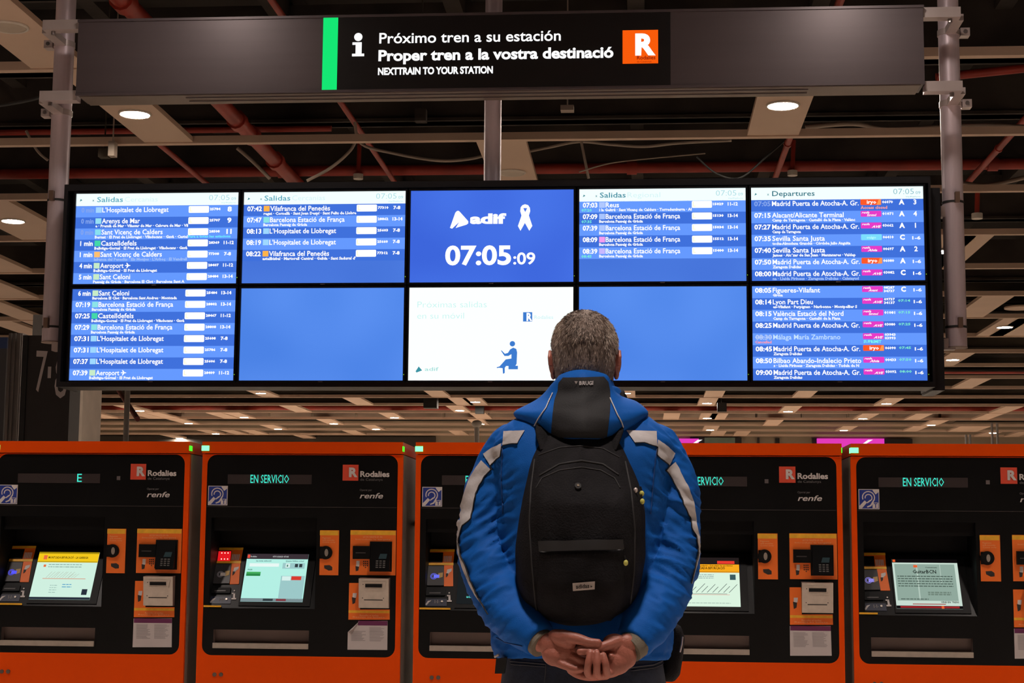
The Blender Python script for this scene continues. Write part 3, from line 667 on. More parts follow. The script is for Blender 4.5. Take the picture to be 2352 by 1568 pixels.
# clock screen
s = Scr(2, 0, 'blue clock screen reading 07:05:09 under a white ribbon'); s.back(M_CLOCK)
mb = MB(); s.tx(mb, '07:05', 1025, 607, 41, w2=151, bold=.03, res=5); s.tx(mb, ':09', 1181, 607, 25.5, w2=50, bold=.02, res=5); mb.build('clock_digits', WHM, s.t)
mb = MB(); s.tx(mb, 'adif', 1081, 513, 21, w2=83, bold=.05, res=5); mb.build('operator_name', WHM, s.t)
def poly(mb, pts, d=.003): 
    l = [s.p(x, y, d) for x, y in pts]
    for tri in tessellate_polygon([l]):
        a, b, c = [l[i] for i in tri]
        if (b - a).cross(c - a).y > 0: a, c = c, a
        mb.add([a, b, c], [(0, 1, 2)])
mb = MB(); poly(mb, [(1036, 520), (1047, 488), (1051, 484), (1055, 484), (1059, 488), (1077, 508), (1077, 513), (1073, 516), (1048, 523.5), (1056, 510), (1040, 525), (1035, 523)])
mb.build('operator_mark', WHM, s.t)
mb = MB(); poly(mb, [(1207, 470), (1214, 472), (1218, 478), (1219, 486), (1216, 496), (1224, 520), (1217, 531), (1207, 513), (1197, 531), (1191, 520), (1199, 496), (1196, 486), (1197, 477), (1201, 472)])
mb.build('ribbon_symbol', WHM, s.t)
mb = MB(); poly(mb, [(1203, 479), (1212, 479), (1207.5, 488)], .004); mb.build('ribbon_opening', M_CLOCK, s.t)
# advert screen
s = Scr(2, 1, 'white advert screen with blue seated figure pictogram'); s.back(em('F8FFFC', 1.05))
m_pt = em('C4F4F0'); m_bl = em('3E7CD0')
mb = MB(); s.tx(mb, 'Próximas salidas', 957, 706, 14, w2=160, bold=-.012, res=4); s.tx(mb, 'en su móvil', 957, 732, 14, w2=108, bold=-.012, res=4); mb.build('headline', m_pt, s.t)
mb = MB(); s.rect(mb, 1201, 717.5, 1222, 739, .002); mb.build('logo_square', m_bl, s.t); mb = MB(); s.tx(mb, 'R', 1209, 737, 17, w2=13, bold=.04); mb.build('logo_letter', WHM, s.t)
mb = MB(); s.tx(mb, 'Rodalies', 1227, 733, 8, w2=43, bold=0); mb.build('logo_caption', em('C8F0F4'), s.t)
mb = MB(); s.tx(mb, 'adif', 976, 852, 8, w2=32, bold=.01); mb.build('operator_name', em('A8E0DC'), s.t)
mb = MB(); poly(mb, [(955, 853), (962, 842), (970, 851), (957, 856)]); mb.build('operator_mark', em('3C94A4'), s.t)
mb = MB(); c = s.p(1177, 790, .002); k = s.sc
mb.add([c + Vector((6.2 * k * math.cos(a / 20 * 6.2832), 0, 6.2 * k * math.sin(a / 20 * 6.2832))) for a in range(20)], [tuple(range(20))])
poly(mb, [(1152, 805), (1160, 813), (1167, 811), (1172, 803), (1179, 799), (1186, 802), (1188, 810), (1187, 836), (1184, 841), (1163, 841), (1160, 845), (1160, 857), (1156, 859), (1155, 846), (1146, 845), (1143, 846), (1141, 844), (1148, 842), (1162, 826), (1175, 824), (1175, 814), (1168, 818), (1159, 818), (1151, 806)])
s.rect(mb, 1168.5, 840.5, 1190, 848.5, .002); mb.build('seated_pictogram', m_bl, s.t)
# regional screen
s = Scr(3, 0, 'regional departures screen headed Salidas, upper row right of the clock'); s.back(M_BG); header(s, 'Salidas', 'Regional', '3F8CA0', 1379)
y0 = 461.5
L = [('07:03', 'Reus', 'i la Geltrú · Sant Vicenç de Calders · Torredembarra · Al', '15029', '11-12', 'B0C8FF', '07:20'), ('07:09', BE, BP, '15130', '13-14', 'A8C4FF', '07:35'), ('07:39', BE, BP, '15034', '13-14', 'B0C8FF', 0),
     ('08:09', BE, BP, '15512', '13-14', 'F49CF0', 0), ('08:39', BE, BP, '15400', '13-14', 'C8B8FF', '08:45')]
for i, (a, b, c, d, e, f, g) in enumerate(L):
    row(s, i, y0 + 26.7 * i, 26.7, i in (1, 3), a, b, c, d, e, f, extra=[(g, 1336.5, y0 + 26.7 * i + 24, 6, 24, '78F0DC')] if g else None)
s = Scr(3, 1, 'blank blue screen right of the person\'s grey head'); s.back(M_BLANK)
# departures
s = Scr(4, 0, 'long distance Departures screen, top right of the cabinet'); s.back(M_BG); header(s, 'Departures', '', '2E7080', 1776)
MA = 'Madrid Puerta de Atocha-A. Gr.'
L = [('07:05', MA, '', '06070', '3', 'i', 'A'), ('07:15', 'Alacant/Alicante Terminal', 'Camp de Tarragona · Castelló de la Plana · Valènc', '01071', '4', 're', 'A'), ('07:27', MA, 'Camp de Tarragona', '03662', '1', 'ra', 'A'),
     ('07:35', 'Sevilla Santa Justa', 'tocha-Almudena Grandes · Córdoba Julio Anguita', '06410', '1-6', 'o', 'C'), ('07:40', 'Sevilla Santa Justa', 'James · Alcázar de San Juan · Manzanares · Valdep', '00697', '2', 'rv', 'A'),
     ('07:50', MA, 'Zaragoza Delicias', '06080', '1-6', 'i', 'A'), ('08:00', MA, 'na · Lleida Pirineus · Zaragoza Delicias · Calatayud', '03082', '1-6', 'ra', 'C')]
for i, (a, b, c, d, e, f, g) in enumerate(L):
    y = 457 + 27 * i
    row(s, i, y, 27, i % 2 == 0, a, b, c, d, e, None, f, letter=g, tdim=(i == 0), subdim=(i == 6), extra=[('Access closed', 1979, y + 23, 6.5, 61, 'FFA090')] if i == 0 else None)
s = Scr(4, 1, 'long distance departures screen from 08:05 to 09:00, bottom right of the cabinet'); s.back(M_BG)
L = [('08:05', 'Figueres-Vilafant', 'Girona', '08287/34737', '1-6', 'rt', 'C'), ('08:14', 'Lyon Part Dieu', 'es-Vilafant · Perpignan · Narbonne · Montpellier S', '09737/34137', '1-6', 'ra', '@07:14'), ('08:15', 'València Estació del Nord', 'Camp de Tarragona · Castelló de la Plana', '01081', '1-6', 're', '@07:15'),
     ('08:25', MA, '', '03080', '1-6', 'ra', '@07:25'), ('08:30', 'Málaga María Zambrano', '', '03943/03993', '', 'ra', ''), ('08:45', MA, 'Zaragoza Delicias', '06090', '1-6', 'i', '@07:45'),
     ('08:50', 'Bilbao Abando-Indalecio Prieto', 's · Lleida Pirineus · Zaragoza Delicias · Tudela de N', '00433', '1-6', 'rv', '@07:50'), ('09:00', MA, 'Zaragoza Delicias', '03092', '1-6', 'ra', '@08:00')]
for i, (a, b, c, d, e, f, g) in enumerate(L):
    y = 657.5 + 27.35 * i
    r = row(s, i, y, 27.35, i % 2 == 1, a, b, c, d, e, None, f, letter=g.replace('@', ''), dcol=(i == 4), extra=[('Cancelled', 1733, y + 23.5, 6, 38, 'FF9CA8'), ('SUPRIMIT', 1983, y + 23, 6.5, 41, '80FFF0')] if i == 4 else None)
    if i == 4: mb = MB(); s.rect(mb, 1733, y + 8.8, 1772, y + 10, .004); mb.build('strike_line', em('C8D8FF'), r)
# ================================================================== TICKET MACHINES
YM = 7.6
O2 = Vector((-2.055, YM, 0)); WM = .952
m_or = mat('orange_enamel', (.80, .072, .0), .45, var=.03, scale=2, spec=.12)
m_pan = mat('black_front_panel', (.0042, .0042, .0045), .34, var=.2, spec=.2)
m_pan2 = mat('black_recess', (.003, .003, .0035), .5, spec=.2)
m_dsp = mat('smoked_display_strip', (.035, .026, .026), .35)
m_plate = mat('orange_sticker', (.85, .16, .012), .5, var=.04)
m_yel = mat('yellow_sticker', (.80, .42, .02), .5, var=.1, scale=40)
m_st2 = mat('receipt_steel', (.50, .44, .38), .35, .7, var=.08, scale=30)
m_ink = mat('dark_ink', (.02, .016, .015), .6)
m_side = mat('machine_side_steel', (.40, .33, .27), .45, .4)
m_paper = mat('notice_paper', (.50, .45, .44), .8, var=.04)
m_purple = mat('purple_print', (.12, .012, .07), .7)
m_blue = mat('blue_sign_print', (.012, .035, .25), .5)
m_wp = mat('white_print', (.62, .57, .55), .6)
m_gp = mat('grey_print', (.16, .15, .15), .6)
m_grn = emis('green_lamp_glow', (.12, 1, .25), 3.0)
m_ledt = emis('led_green_text', lin('44E6CC'), 1.0)
zt = {}
def zof(py, Y=YM): return P(700, py, Y=Y).z
def c2(x, y): return (440 + x / 2.667, 980 + y / 2.667)
class Mach:
    def __init__(s, xleft, label):
        s.x = xleft
        s.d = Vector((xleft - O2.x, 0, 0))
        s.t = thing('ticket_machine', label, 'ticket machine', (xleft + WM / 2, YM, 0), 'row of orange ticket machines')
    def q(s, px, py, d=0): return P(px, py, Y=YM - d) + s.d           # px in the photograph of the second machine
    def cq(s, x, y, d=0): return s.q(*c2(x, y), d)
    def rect(s, mb, x0, y0, x1, y1, t=.004, d=0, crop=True):
        f = s.cq if crop else s.q
        xm = (x0 + x1) / 2; ym = (y0 + y1) / 2
        a = f(x0, ym); b = f(x1, ym); z1 = f(xm, y0).z; z0 = f(xm, y1).z
        mb.box((a.x, YM - d - t, z0), (b.x, YM - d, z1)); return (a.x, z0, b.x, z1)
    def part(s, name, m, x0, y0, x1, y1, t=.004, d=0, parent=None, label=None):
        mb = MB(); s.rect(mb, x0, y0, x1, y1, t, d); return mb.build(name, m, parent or s.t, label)
    def txt(s, mb, t, x, yb, cap, w2, d=.002, bold=.02, align='l', shear=0, res=3):
        k = YM / F / 2.667
        text(mb, t, s.cq(x, yb, d), UX, UZ, cap * k, width=w2 * k, bold=bold, align=align, shear=shear, res=res)
def machine(xleft, label, led, variant):
    s = Mach(xleft, label); T = s.t; X0 = xleft; X1 = xleft + WM
    zt_ = P(700, 1014.5, Y=YM - .012).z; zc = zof(1043.5)
    zp1 = zof(1044.5); zp0 = zof(1507)
    px0 = s.q(470, 1275).x; px0 = X0 + .024; px1 = X1 - .024
    pan = [(x, YM, z) for x, z in rrect(px0, zp0, px1, zp1, .045, 6)]
    bay = (s.q(483, 1295).x, zof(1398), s.q(725.5, 1295).x, zof(1190))
    tray = (s.cq(133, 1300).x, zof(980 + 1358 / 2.667), s.cq(718, 1300).x, zof(980 + 1247 / 2.667))
    outer = [(X0, YM, .05), (X1, YM, .05), (X1, YM, zc), (X0, YM, zc)]
    MB().plate(outer, [pan], NF, -.02).build('front_frame', m_or, T)
    # flip normals safely: a solid shell behind
    MB().box((X0, YM + .02, .05), (X0 + .02, YM + .62, zc)).box((X1 - .02, YM + .02, .05), (X1, YM + .62, zc)).box((X0, YM + .60, .05), (X1, YM + .62, zc)).box((X0, YM + .02, .05), (X1, YM + .6, .07)).build('cabinet_body', m_side, T)
    MB().box((X0, YM - .012, zc + .004), (X1, YM + .62, zt_)).build('top_cap', m_or, T)
    MB().box((X0 + .01, YM + .01, zc - .01), (X1 - .01, YM + .6, zc + .006)).build('cap_joint', m_ink, T)
    MB().box((X0 + .03, YM + .05, 0), (X1 - .03, YM + .58, .05)).build('plinth', m_pan, T)
    # green corner lamps on the cap
    za, zb = zt_ - .019, zt_ - .043
    MB().box((X0 - .002, YM - .015, zb), (X0 + .034, YM + .03, za)).build('corner_lamp', m_grn, T)
    MB().box((X1 - .002, YM - .014, zb), (X1 + .002, YM + .03, za)).build('corner_lamp', emis('green_lamp_dim', (.08, 1, .03), 1.2), T)
    # black front panel, with openings for the console bay and the tray
    def lp(r): return [(r[0], YM, r[1]), (r[2], YM, r[1]), (r[2], YM, r[3]), (r[0], YM, r[3])]
    pan2 = [(x, YM + .004, z) for x, z in rrect(px0, zp0, px1, zp1, .045, 6)]
    mb = MB(); ll = lambda r: [(a, YM + .004, c) for a, b, c in lp(r)]
    mb.plate(pan2, [ll(bay), ll(tray)], NF, .002); mb.build('front_panel', m_pan, T)
    MB().box((px0 + .004, YM - .0005, zof(980 + 491 / 2.667) - .002), (px1 - .004, YM + .003, zof(980 + 489 / 2.667))).build('door_joint', m_ink, T)
    # bay and tray linings
    def lining(r, dep, m, name):
        x0, z0, x1, z1 = r
        v = [(x0, YM, z0), (x1, YM, z0), (x1, YM, z1), (x0, YM, z1), (x0, YM + dep, z0), (x1, YM + dep, z0), (x1, YM + dep, z1), (x0, YM + dep, z1)]
        return MB().add(v, [(4, 5, 6, 7), (0, 1, 5, 4), (1, 2, 6, 5), (2, 3, 7, 6), (3, 0, 4, 7)]).build(name, m, T)
    lining(bay, .20, m_pan2, 'console_bay'); lining(tray, .035, mat('tray_brown', (.17, .12, .105), .45), 'tray_well')
    MB().box((tray[0], YM - .012, tray[1] - .002), (tray[2], YM + .01, tray[1] + .022)).build('tray_lip', m_st2, T)
    MB().box((bay[0], YM + .03, bay[3] - .06), (bay[2], YM + .05, bay[3])).build('bay_hood', m_pan, T)
    # tilted console plane
    p0 = Vector((0, YM + .004, bay[1])); up = Vector((0, .13, .235)).normalized(); n = Vector((0, -up.z, up.y))
    def cp(x, y, d=.0):                                   # point of the second machine's photograph on the console
        q = PP(*c2(x, y), p0 + n * d, n); return q + s.d
    def cpoly(name, m, pts, t=.003, d=0, parent=None):
        return MB().prism([cp(x, y, d) for x, y in pts], n, t).build(name, m, parent or T)
    zz = (bay[3] - bay[1])
    con = MB().prism([Vector((bay[0], YM + .004, bay[1])), Vector((bay[2], YM + .004, bay[1])), Vector((bay[2], YM + .004, bay[1])) + up * .31, Vector((bay[0], YM + .004, bay[1])) + up * .31], n, .0, .02).build('console', m_pan, T)
    # touch screen
    S = [(333, 776), (707, 782), (680, 1070), (300, 1068)] if variant != 4 else [(333, 790), (707, 800), (680, 1075), (300, 1075)]
    a, b_, c, d = [cp(x, y, .004) for x, y in ((298, 1070), (680, 1070), (680, 1070), (298, 1070))]
    W_ = (cp(680, 1070) - cp(298, 1070)).x; o_ = cp(298, 1070, .005); H_ = (cp(333, 778) - cp(298, 1070)).dot(up)
    sw = MB().prism([o_ - UX * .007 - up * .02, o_ + UX * (W_ + .035) - up * .02, o_ + UX * (W_ + .035) + up * (H_ + .018), o_ - UX * .007 + up * (H_ + .018)], n, 0, .012).build('touch_screen', m_pan2, T)
    def sr(mb, u0, v0, u1, v1, dd):                       # v from the top
        f = lambda u, v: o_ + UX * (W_ * u) + up * (H_ * (1 - v)) + n * dd
        mb.add([f(u0, v1), f(u1, v1), f(u1, v0), f(u0, v0)], [(0, 1, 2, 3)])
    def R(m, *rs, dd=.002, name='picture_block'):
        for r in rs:
            mb = MB(); sr(mb, *r, dd); o = mb.build(name, m, sw)
        return o
    def TX(m, items, name='picture_text'):
        mb = MB()
        for t_, u, v, cap, w2 in items:
            text(mb, t_, o_ + UX * (W_ * u) + up * (H_ * (1 - v)) + n * .0032, UX, up, cap * H_, width=w2 * W_, bold=.02, res=1)
        return mb.build(name, m, sw)
    R_ = random.Random(variant * 11)
    def scribble(u0, u1, vs, hgt, mname, col, name='text_lines', gap=.3):
        mb = MB()
        for v in vs:
            u = u0
            while u < u1:
                l = .02 + R_.random() * .05; sr(mb, u, v, min(u + l, u1), v + hgt, .0028); u += l + .01
        mb.build(name, em(col), sw)
    if variant == 2:
        R(em('B4F0E4'), (0, 0, 1, 1), dd=.001, name='picture'); R(em('3A3036'), (0, 0, 1, .11), name='header_bar'); R(em('7A8E92'), (0, .93, 1, 1), name='footer_bar')
        R(em('E85040'), (.01, .02, .05, .09), dd=.003); TX(em('C8C8C8'), [('Rodalies', .06, .075, .03, .1), ('07/11/2023 07:05', .42, .075, .03, .26)]); TX(em('406068'), [('La seva selecció', .16, .165, .03, .25), ('Quants bitllets voleu?', .64, .165, .03, .3)])
        R(em('E8F8F4'), (.06, .20, .54, .27)); R(em('9CC8C8'), (.60, .19, .96, .31), (.60, .46, .985, .94)); R(em('D8F0EC'), (.65, .2, .72, .29), (.62, .47, .76, .56), dd=.003); R(em('303C40'), (.80, .21, .85, .28), (.87, .21, .92, .28), (.36, .94, .52, .985), dd=.003)
        R(em('D83C30'), (.77, .47, .93, .55), dd=.003); R(em('803840'), (.57, .94, .73, .985), dd=.003); R(em('48B060'), (.03, .38, .26, .46)); R(em('2C8848'), (.03, .42, .26, .47), dd=.003); TX(em('307058'), [('Adult', .04, .35, .03, .08), ('1', .67, .27, .04, .02)])
    elif variant == 1:
        R(em('D0F0E0'), (0, 0, 1, 1), dd=.001, name='picture'); R(em('F4C81C'), (0, 0, 1, .22), name='header_bar'); R(em('A08810'), (0, .0, 1, .035), (0, .2, 1, .215), dd=.003); TX(em('30280C'), [('MONTCADA BIFURCACIÓ - LA GARRIGA', .17, .14, .045, .66)])
        R(em('E87040'), (.09, .07, .15, .16), (.12, .27, .16, .32), dd=.003); R(em('28303C'), (0, .95, 1, 1), (.84, .78, .93, .90)); scribble(.2, .75, (.26, .31), .012, '', '6C8C88'); scribble(.3, .42, (.70, .75, .8, .85), .01, '', '84A4A0'); scribble(.5, .66, (.68, .73), .016, '', '4C9CC8')
        mb = MB()
        for k in range(9):
            u = .2 + k * .045; f = lambda u, v: o_ + UX * (W_ * u) + up * (H_ * (1 - v)) + n * .003
            mb.add([f(u, .55), f(u + .006, .55), f(u + .086 + .01 * (k % 3), .42), f(u + .08 + .01 * (k % 3), .42)], [(0, 1, 2, 3)])
            if k > 5: mb.add([f(u + .1, .55), f(u + .106, .55), f(u + .18, .46), f(u + .174, .46)], [(0, 1, 2, 3)])
        mb.build('route_labels', em('A8A494'), sw); R(em('D88C70'), (.15, .56, .86, .572), dd=.003, name='route_line')
    elif variant == 3:
        R(em('262A2C', .6), (0, 0, 1, 1), dd=.001, name='picture'); TX(em('58C8C0'), [('órdenes habilitadas', .17, .80, .05, .6), ('ats per compra', .15, .88, .05, .5)])
    elif variant == 4:
        R(em('DCF4E0'), (0, 0, 1, 1), dd=.001, name='picture'); R(em('241C1C'), (0, 0, 1, .14), name='header_bar'); R(em('E83C30'), (.66, .07, .93, .13), dd=.003); R(em('F8A81C'), (0, .14, 1, .31)); R(em('C07810'), (0, .29, 1, .305), dd=.003)
        TX(em('28200C'), [('TALLS A MONTCADA BIFURCACIÓ', .06, .245, .05, .72), ('Pot alterar-se la circulació - Disculpin les molèsties', .1, .18, .025, .8)]); scribble(.05, .6, (.35, .385, .42), .012, '', '84989C'); R(em('3C5C60'), (.85, .35, .94, .46), dd=.003); R(em('E8A090'), (.05, .76, .84, .768), dd=.003, name='route_line'); R(em('303438'), (.05, .745, .8, .752), dd=.003); scribble(.03, .85, (.93,), .008, '', '788C8C')
        mb = MB()
        for k in range(10):
            u = .06 + k * .085; f = lambda u, v: o_ + UX * (W_ * u) + up * (H_ * (1 - v)) + n * .003; l = (.1, .13, .09, .14)[k % 4]
            mb.add([f(u, .72), f(u + .01, .72), f(u + .01 + l, .72 - l * 1.3), f(u + l, .72 - l * 1.3)], [(0, 1, 2, 3)])
        mb.build('route_labels', em('343C44'), sw)
    else:
        R(em('C8DCD0'), (0, 0, 1, 1), dd=.001, name='picture'); R(em('100C0E'), (0, 0, 1, .07), (0, .94, 1, 1), name='header_bar'); R(em('90A89C'), (.03, .10, .95, .84)); R(em('E86030'), (.01, .01, .05, .06), (.32, .12, .38, .17), (.68, .945, .72, .995), dd=.003); R(em('A0282C'), (.06, .95, .95, .985), (.25, .9, .75, .915), dd=.0025)
        TX(em('1C2420'), [('GuitarBCN', .30, .29, .07, .36), ('Comunicats', .5, .18, .025, .18), ('VINE EN TREN!', .68, .885, .035, .27)]); scribble(.06, .9, (.34, .39, .44, .49, .54), .018, '', '485850'); scribble(.5, .85, (.66, .7), .03, '', '708478'); scribble(.08, .5, (.80,), .02, '', '566860')
        R(em('B4C8BC'), (.36, .11, .38, .82), (.72, .11, .73, .5), dd=.0023)
    # reader column
    cpoly('scanner_plate', m_plate, [(170, 740), (318, 740), (303, 822), (158, 822)])
    cpoly('yellow_strip', m_yel, [(170, 740), (318, 740), (316, 753), (168, 753)], .001, .003)
    cpoly('scanner_window', m_pan2, [(160, 762), (247, 762), (238, 820), (150, 820)], .005, .001)
    mb = MB()
    for k in range(5): x = 250 + k * 10; mb.prism([cp(x, 780, .003), cp(x + 6, 780, .003), cp(x, 815, .003), cp(x - 6, 815, .003)], n, .001)
    mb.build('barcode_print', m_wp, T)
    if variant == 2:
        for r_, yy in enumerate((773, 810)):
            for k in range(3): MB().disc(cp(186 + k * 19 - r_ * 3, yy, .006), .0026, n, .002, 10).build('red_led', emis('red_led_glow', (1, .25, .2), 6), T)
        MB().prism([cp(166, 762, .006), cp(243, 762, .006), cp(236, 820, .006), cp(158, 820, .006)], n, .0006).build('red_window_glow', emis('red_glow', (.75, .01, .015), 1), T)
    cpoly('reader_plate', m_plate, [(246, 838), (300, 838), (290, 964), (234, 964)]); cpoly('yellow_strip', m_yel, [(156, 823), (304, 823), (302, 837), (154, 837)], .004)
    cpoly('contactless_reader', mat('reader_grey', (.03, .028, .03), .4), [(150, 844), (244, 844), (234, 962), (134, 962)], .008)
    glow = {1: '5A5AFF', 2: '504848', 3: '6A70F0', 4: '504848', 5: '9088E0'}[variant]
    mb = MB()
    cc = cp(177, 902, .0085)
    for rr_ in (.016, .011):
        vs = [cc + UX * (math.cos(a * .3307) * r2) + up * (math.sin(a * .3307) * r2) for r2 in (rr_, rr_ - .002) for a in range(20)]
        mb.add(vs, [(i, (i + 1) % 20, 20 + (i + 1) % 20, 20 + i) for i in range(20)])
    mb.build('contactless_symbol', em(glow), T)
    cpoly('hand_icon', em(glow) if variant in (1, 3, 5) else m_wp, [(178, 893), (212, 893), (209, 912), (175, 912)], .001, .0085); cpoly('hand_icon', mat('icon_yellow', (.5, .33, .12), .6), [(206, 884), (234, 880), (230, 906), (206, 914)], .001, .0085)
    cpoly('hand_icon', m_wp, [(262, 862), (290, 856), (286, 872), (274, 880), (266, 892), (256, 884)], .001, .004); cpoly('hand_icon', m_ink, [(252, 886), (268, 884), (262, 900), (250, 910)], .001, .004)
    cpoly('card_slot', m_pan2, [(124, 988), (242, 988), (236, 1022), (118, 1022)], .008); cpoly('slot_mouth', mat('slot_grey', (.05, .045, .045), .4), [(142, 1000), (210, 1000), (208, 1007), (140, 1007)], .001, .0085)
    mb = MB(); MB.disc(mb, cp(262, 1003, .003), .0036, n, .001, 16); 
    for pts in ([(248, 1016), (268, 1016), (267, 1024), (247, 1024)], [(256, 1016), (268, 1016), (266, 1050), (254, 1050)], [(245, 1048), (273, 1048), (272, 1057), (244, 1057)]): mb.prism([cp(x, y, .003) for x, y in pts], n, .001)
    mb.build('info_symbol', m_wp, T)
    cpoly('headphone_strip', mat('navy_strip', (.006, .010, .035), .4), [(84, 1040), (244, 1040), (240, 1084), (78, 1084)], .003)
    cpoly('icon_print', m_wp, [(112, 1074), (130, 1052), (152, 1048), (136, 1060), (120, 1078)], .001, .003); mb = MB()
    for k in range(4): mb.prism([cp(170 + k * 8, 1046 + (k % 2) * 10, .003), cp(175 + k * 8, 1046 + (k % 2) * 10, .003), cp(173 + k * 8, 1066 - (k % 2) * 6, .003), cp(168 + k * 8, 1066 - (k % 2) * 6, .003)], n, .001)
    mb.build('icon_print', m_gp, T); MB().disc(cp(214, 1056, .003), .005, n, .004, 14).build('button', m_st2, T)
    x_end = 184 if variant in (2, 5) else 264
    MB().prism([Vector((cp(78, 1090).x, YM + .002, bay[1] + .012)), Vector((cp(x_end, 1090).x, YM + .002, bay[1] + .012)), Vector((cp(x_end, 1090).x, YM + .002, bay[1] + .004)), Vector((cp(78, 1090).x, YM + .002, bay[1] + .004))], NF, .003).build('yellow_strip', m_yel, T)
    # LED strip
    s.part('led_display', m_dsp, 222, 292, 736, 350, .002, -.001)
    if led:
        mb = MB(); k = YM / F / 2.667; xx, t_, w2 = led; wd = 0
        text(mb, t_, s.cq(xx, 343, .003), UX, UZ, 50 * k, width=w2 * k, bold=.004, res=1); mb.build('led_text', m_ledt, T)
    if variant in (1, 4, 5): s.part('light_sensor', mat('sensor_grey', (.13, .11, .11), .4), 840, 308, 862, 332, .002, -.001)
    # hearing loop sign
    h = s.part('hearing_loop_sign', m_wp, 102, 361, 221, 480, .003, -.001); s.part('blue_field', m_blue, 106, 365, 217, 476, .0006, .002, h)
    mb = MB()
    def arc(cx, cy, r0, r1, a0, a1, m=10, sy=1.0):
        f = lambda r, a: s.cq(cx + r * math.cos(math.radians(a)), cy - r * sy * math.sin(math.radians(a)), .0032)
        vs = [f(r, a0 + (a1 - a0) * i / m) for i in range(m + 1) for r in (r0, r1)]
        mb.add(vs, [(2*i, 2*i+1, 2*i+3, 2*i+2) for i in range(m)])
    arc(158, 410, 32, 38, 200, -20, 12); arc(158, 412, 17, 23, 190, -60, 10)
    for pts in ([(188, 420), (194, 424), (172, 462), (150, 470), (146, 464), (166, 455)], [(166, 424), (172, 430), (150, 445), (146, 440)], [(104, 460), (135, 428), (148, 440), (118, 474), (104, 474)], [(184, 363), (218, 363), (218, 378), (200, 392), (184, 370)]):
        mb.prism([s.cq(x, y, .0028) for x, y in pts], NF, .0005)
    s.rect(mb, 180, 441, 213, 474, .0005, .0028); mb.build('ear_symbol', m_wp, h)
    mb = MB(); s.txt(mb, 'T', 186, 470, 25, 21, d=.0036, bold=.03); mb.build('letter_t', m_blue, h)
    # logos
    lg = s.part('logo_square', mat('logo_red', (.72, .07, .03), .5), 926, 232, 1022, 329, .002, -.001)
    mb = MB(); s.txt(mb, 'R', 964, 304, 52, 54, d=.003, bold=.05); mb.build('logo_letter', m_wp, lg)
    mb = MB(); s.txt(mb, 'Rodalies', 1033, 305, 33, 182, d=.002, bold=.03); mb.build('name_print', m_wp, T)
    mb = MB(); s.txt(mb, 'de Catalunya', 1033, 329, 15, 140, d=.002, bold=0); s.txt(mb, 'Operat per', 1030, 392, 12, 76, d=.002, bold=0); mb.build('small_print', m_gp, T)
    mb = MB(); s.txt(mb, 'renfe', 1030, 437, 32, 145, d=.002, bold=.012, shear=.25); mb.build('operator_print', m_wp, T)
    # coin slot plate
    cpx = s.part('coin_plate', m_plate, 786, 633, 902, 908, .003, -.001)
    s.part('yellow_strip', m_yel, 787, 635, 901, 664, .0006, .002, cpx); mb = MB(); s.txt(mb, 'Pagament', 802, 684, 9, 52, d=.0026, bold=0); s.txt(mb, 'amb monedes', 802, 697, 9, 74, d=.0026, bold=0); s.txt(mb, 'Coins only', 802, 709, 7, 80, d=.0026, bold=0); mb.build('small_print', mat('pale_orange_print', (.85, .42, .2), .5), cpx)
    c = s.cq(824, 770); r = 41 * YM / F / 2.667
    MB().disc((c.x, YM - .002, c.z), r, NF, .010, 28).build('coin_mouth', m_pan, T); MB().box((c.x - .028, YM - .008, c.z - r * .9), (c.x - r * .5, YM, c.z + r * .9)).build('coin_guard', m_pan, T)
    MB().disc((c.x + .004, YM - .012, c.z), r * .55, NF, .002, 20, .5).build('coin_slot', m_st2, T); MB().disc((c.x, YM - .012, c.z), r * .82, NF, .0008, 24).build('coin_ring', m_pan2, T)
    cpi = MB().prism([s.cq(x, y, .002) for x, y in ((812, 848), (846, 846), (862, 858), (862, 878), (840, 880), (814, 866))], NF, .0008).build('hand_icon', m_ink, cpx); 
    # card and PIN plate
    pp = s.part('card_plate', m_plate, 972, 633, 1251, 908, .003, -.001); s.part('yellow_strip', m_yel, 974, 635, 1250, 662, .0006, .002, pp)
    mb = MB(); s.txt(mb, 'LECTOR TARGETES XIP / PIN', 1050, 679, 10, 120, d=.0026, bold=0); s.txt(mb, 'Introduïu la targeta', 1005, 692, 8, 215, d=.0026, bold=0); mb.build('small_print', MATS['pale_orange_print'], pp)
    s.part('card_reader', m_pan, 992, 729, 1098, 809, .02, 0, pp); s.part('reader_slot', MATS['slot_grey'], 1010, 768, 1070, 774, .001, .02, pp)
    # pin pad: surround, tilted keypad
    pd = MB(); x0, z0, x1, z1 = s.rect(pd, 1094, 702, 1228, 886, .012); pd.build('pin_surround', m_pan2, T)
    f = lambda u, v, d=.0: Vector((x0 + .006 + (x1 - x0 - .012) * u, YM - .014 - .030 * (1 - v) - d, z0 + .006 + (z1 - z0 - .012) * v))
    MB().add([f(0, 0), f(1, 0), f(1, 1), f(0, 1), (x0 + .006, YM - .012, z0 + .006), (x1 - .006, YM - .012, z0 + .006)], [(0, 1, 2, 3), (0, 4, 5, 1), (0, 3, 4), (1, 5, 2)]).build('pin_pad', m_pan, T)
    MB().add([f(.42, .42, .001), f(.82, .42, .001), f(.86, .6, .001), f(.5, .6, .001)], [(0, 1, 2, 3)]).build('pin_screen', em('2E3838', .6), T)
    mb = MB()
    for i in range(4):
        for j in range(3): mb.prism([f(.3 + .18 * j, .09 + .075 * i, .001), f(.42 + .18 * j, .09 + .075 * i, .001), f(.42 + .18 * j, .135 + .075 * i, .001), f(.3 + .18 * j, .135 + .075 * i, .001)], NF, .002)
    mb.build('keypad_keys', mat('key_grey', (.10, .095, .09), .4), T)
    mb = MB()
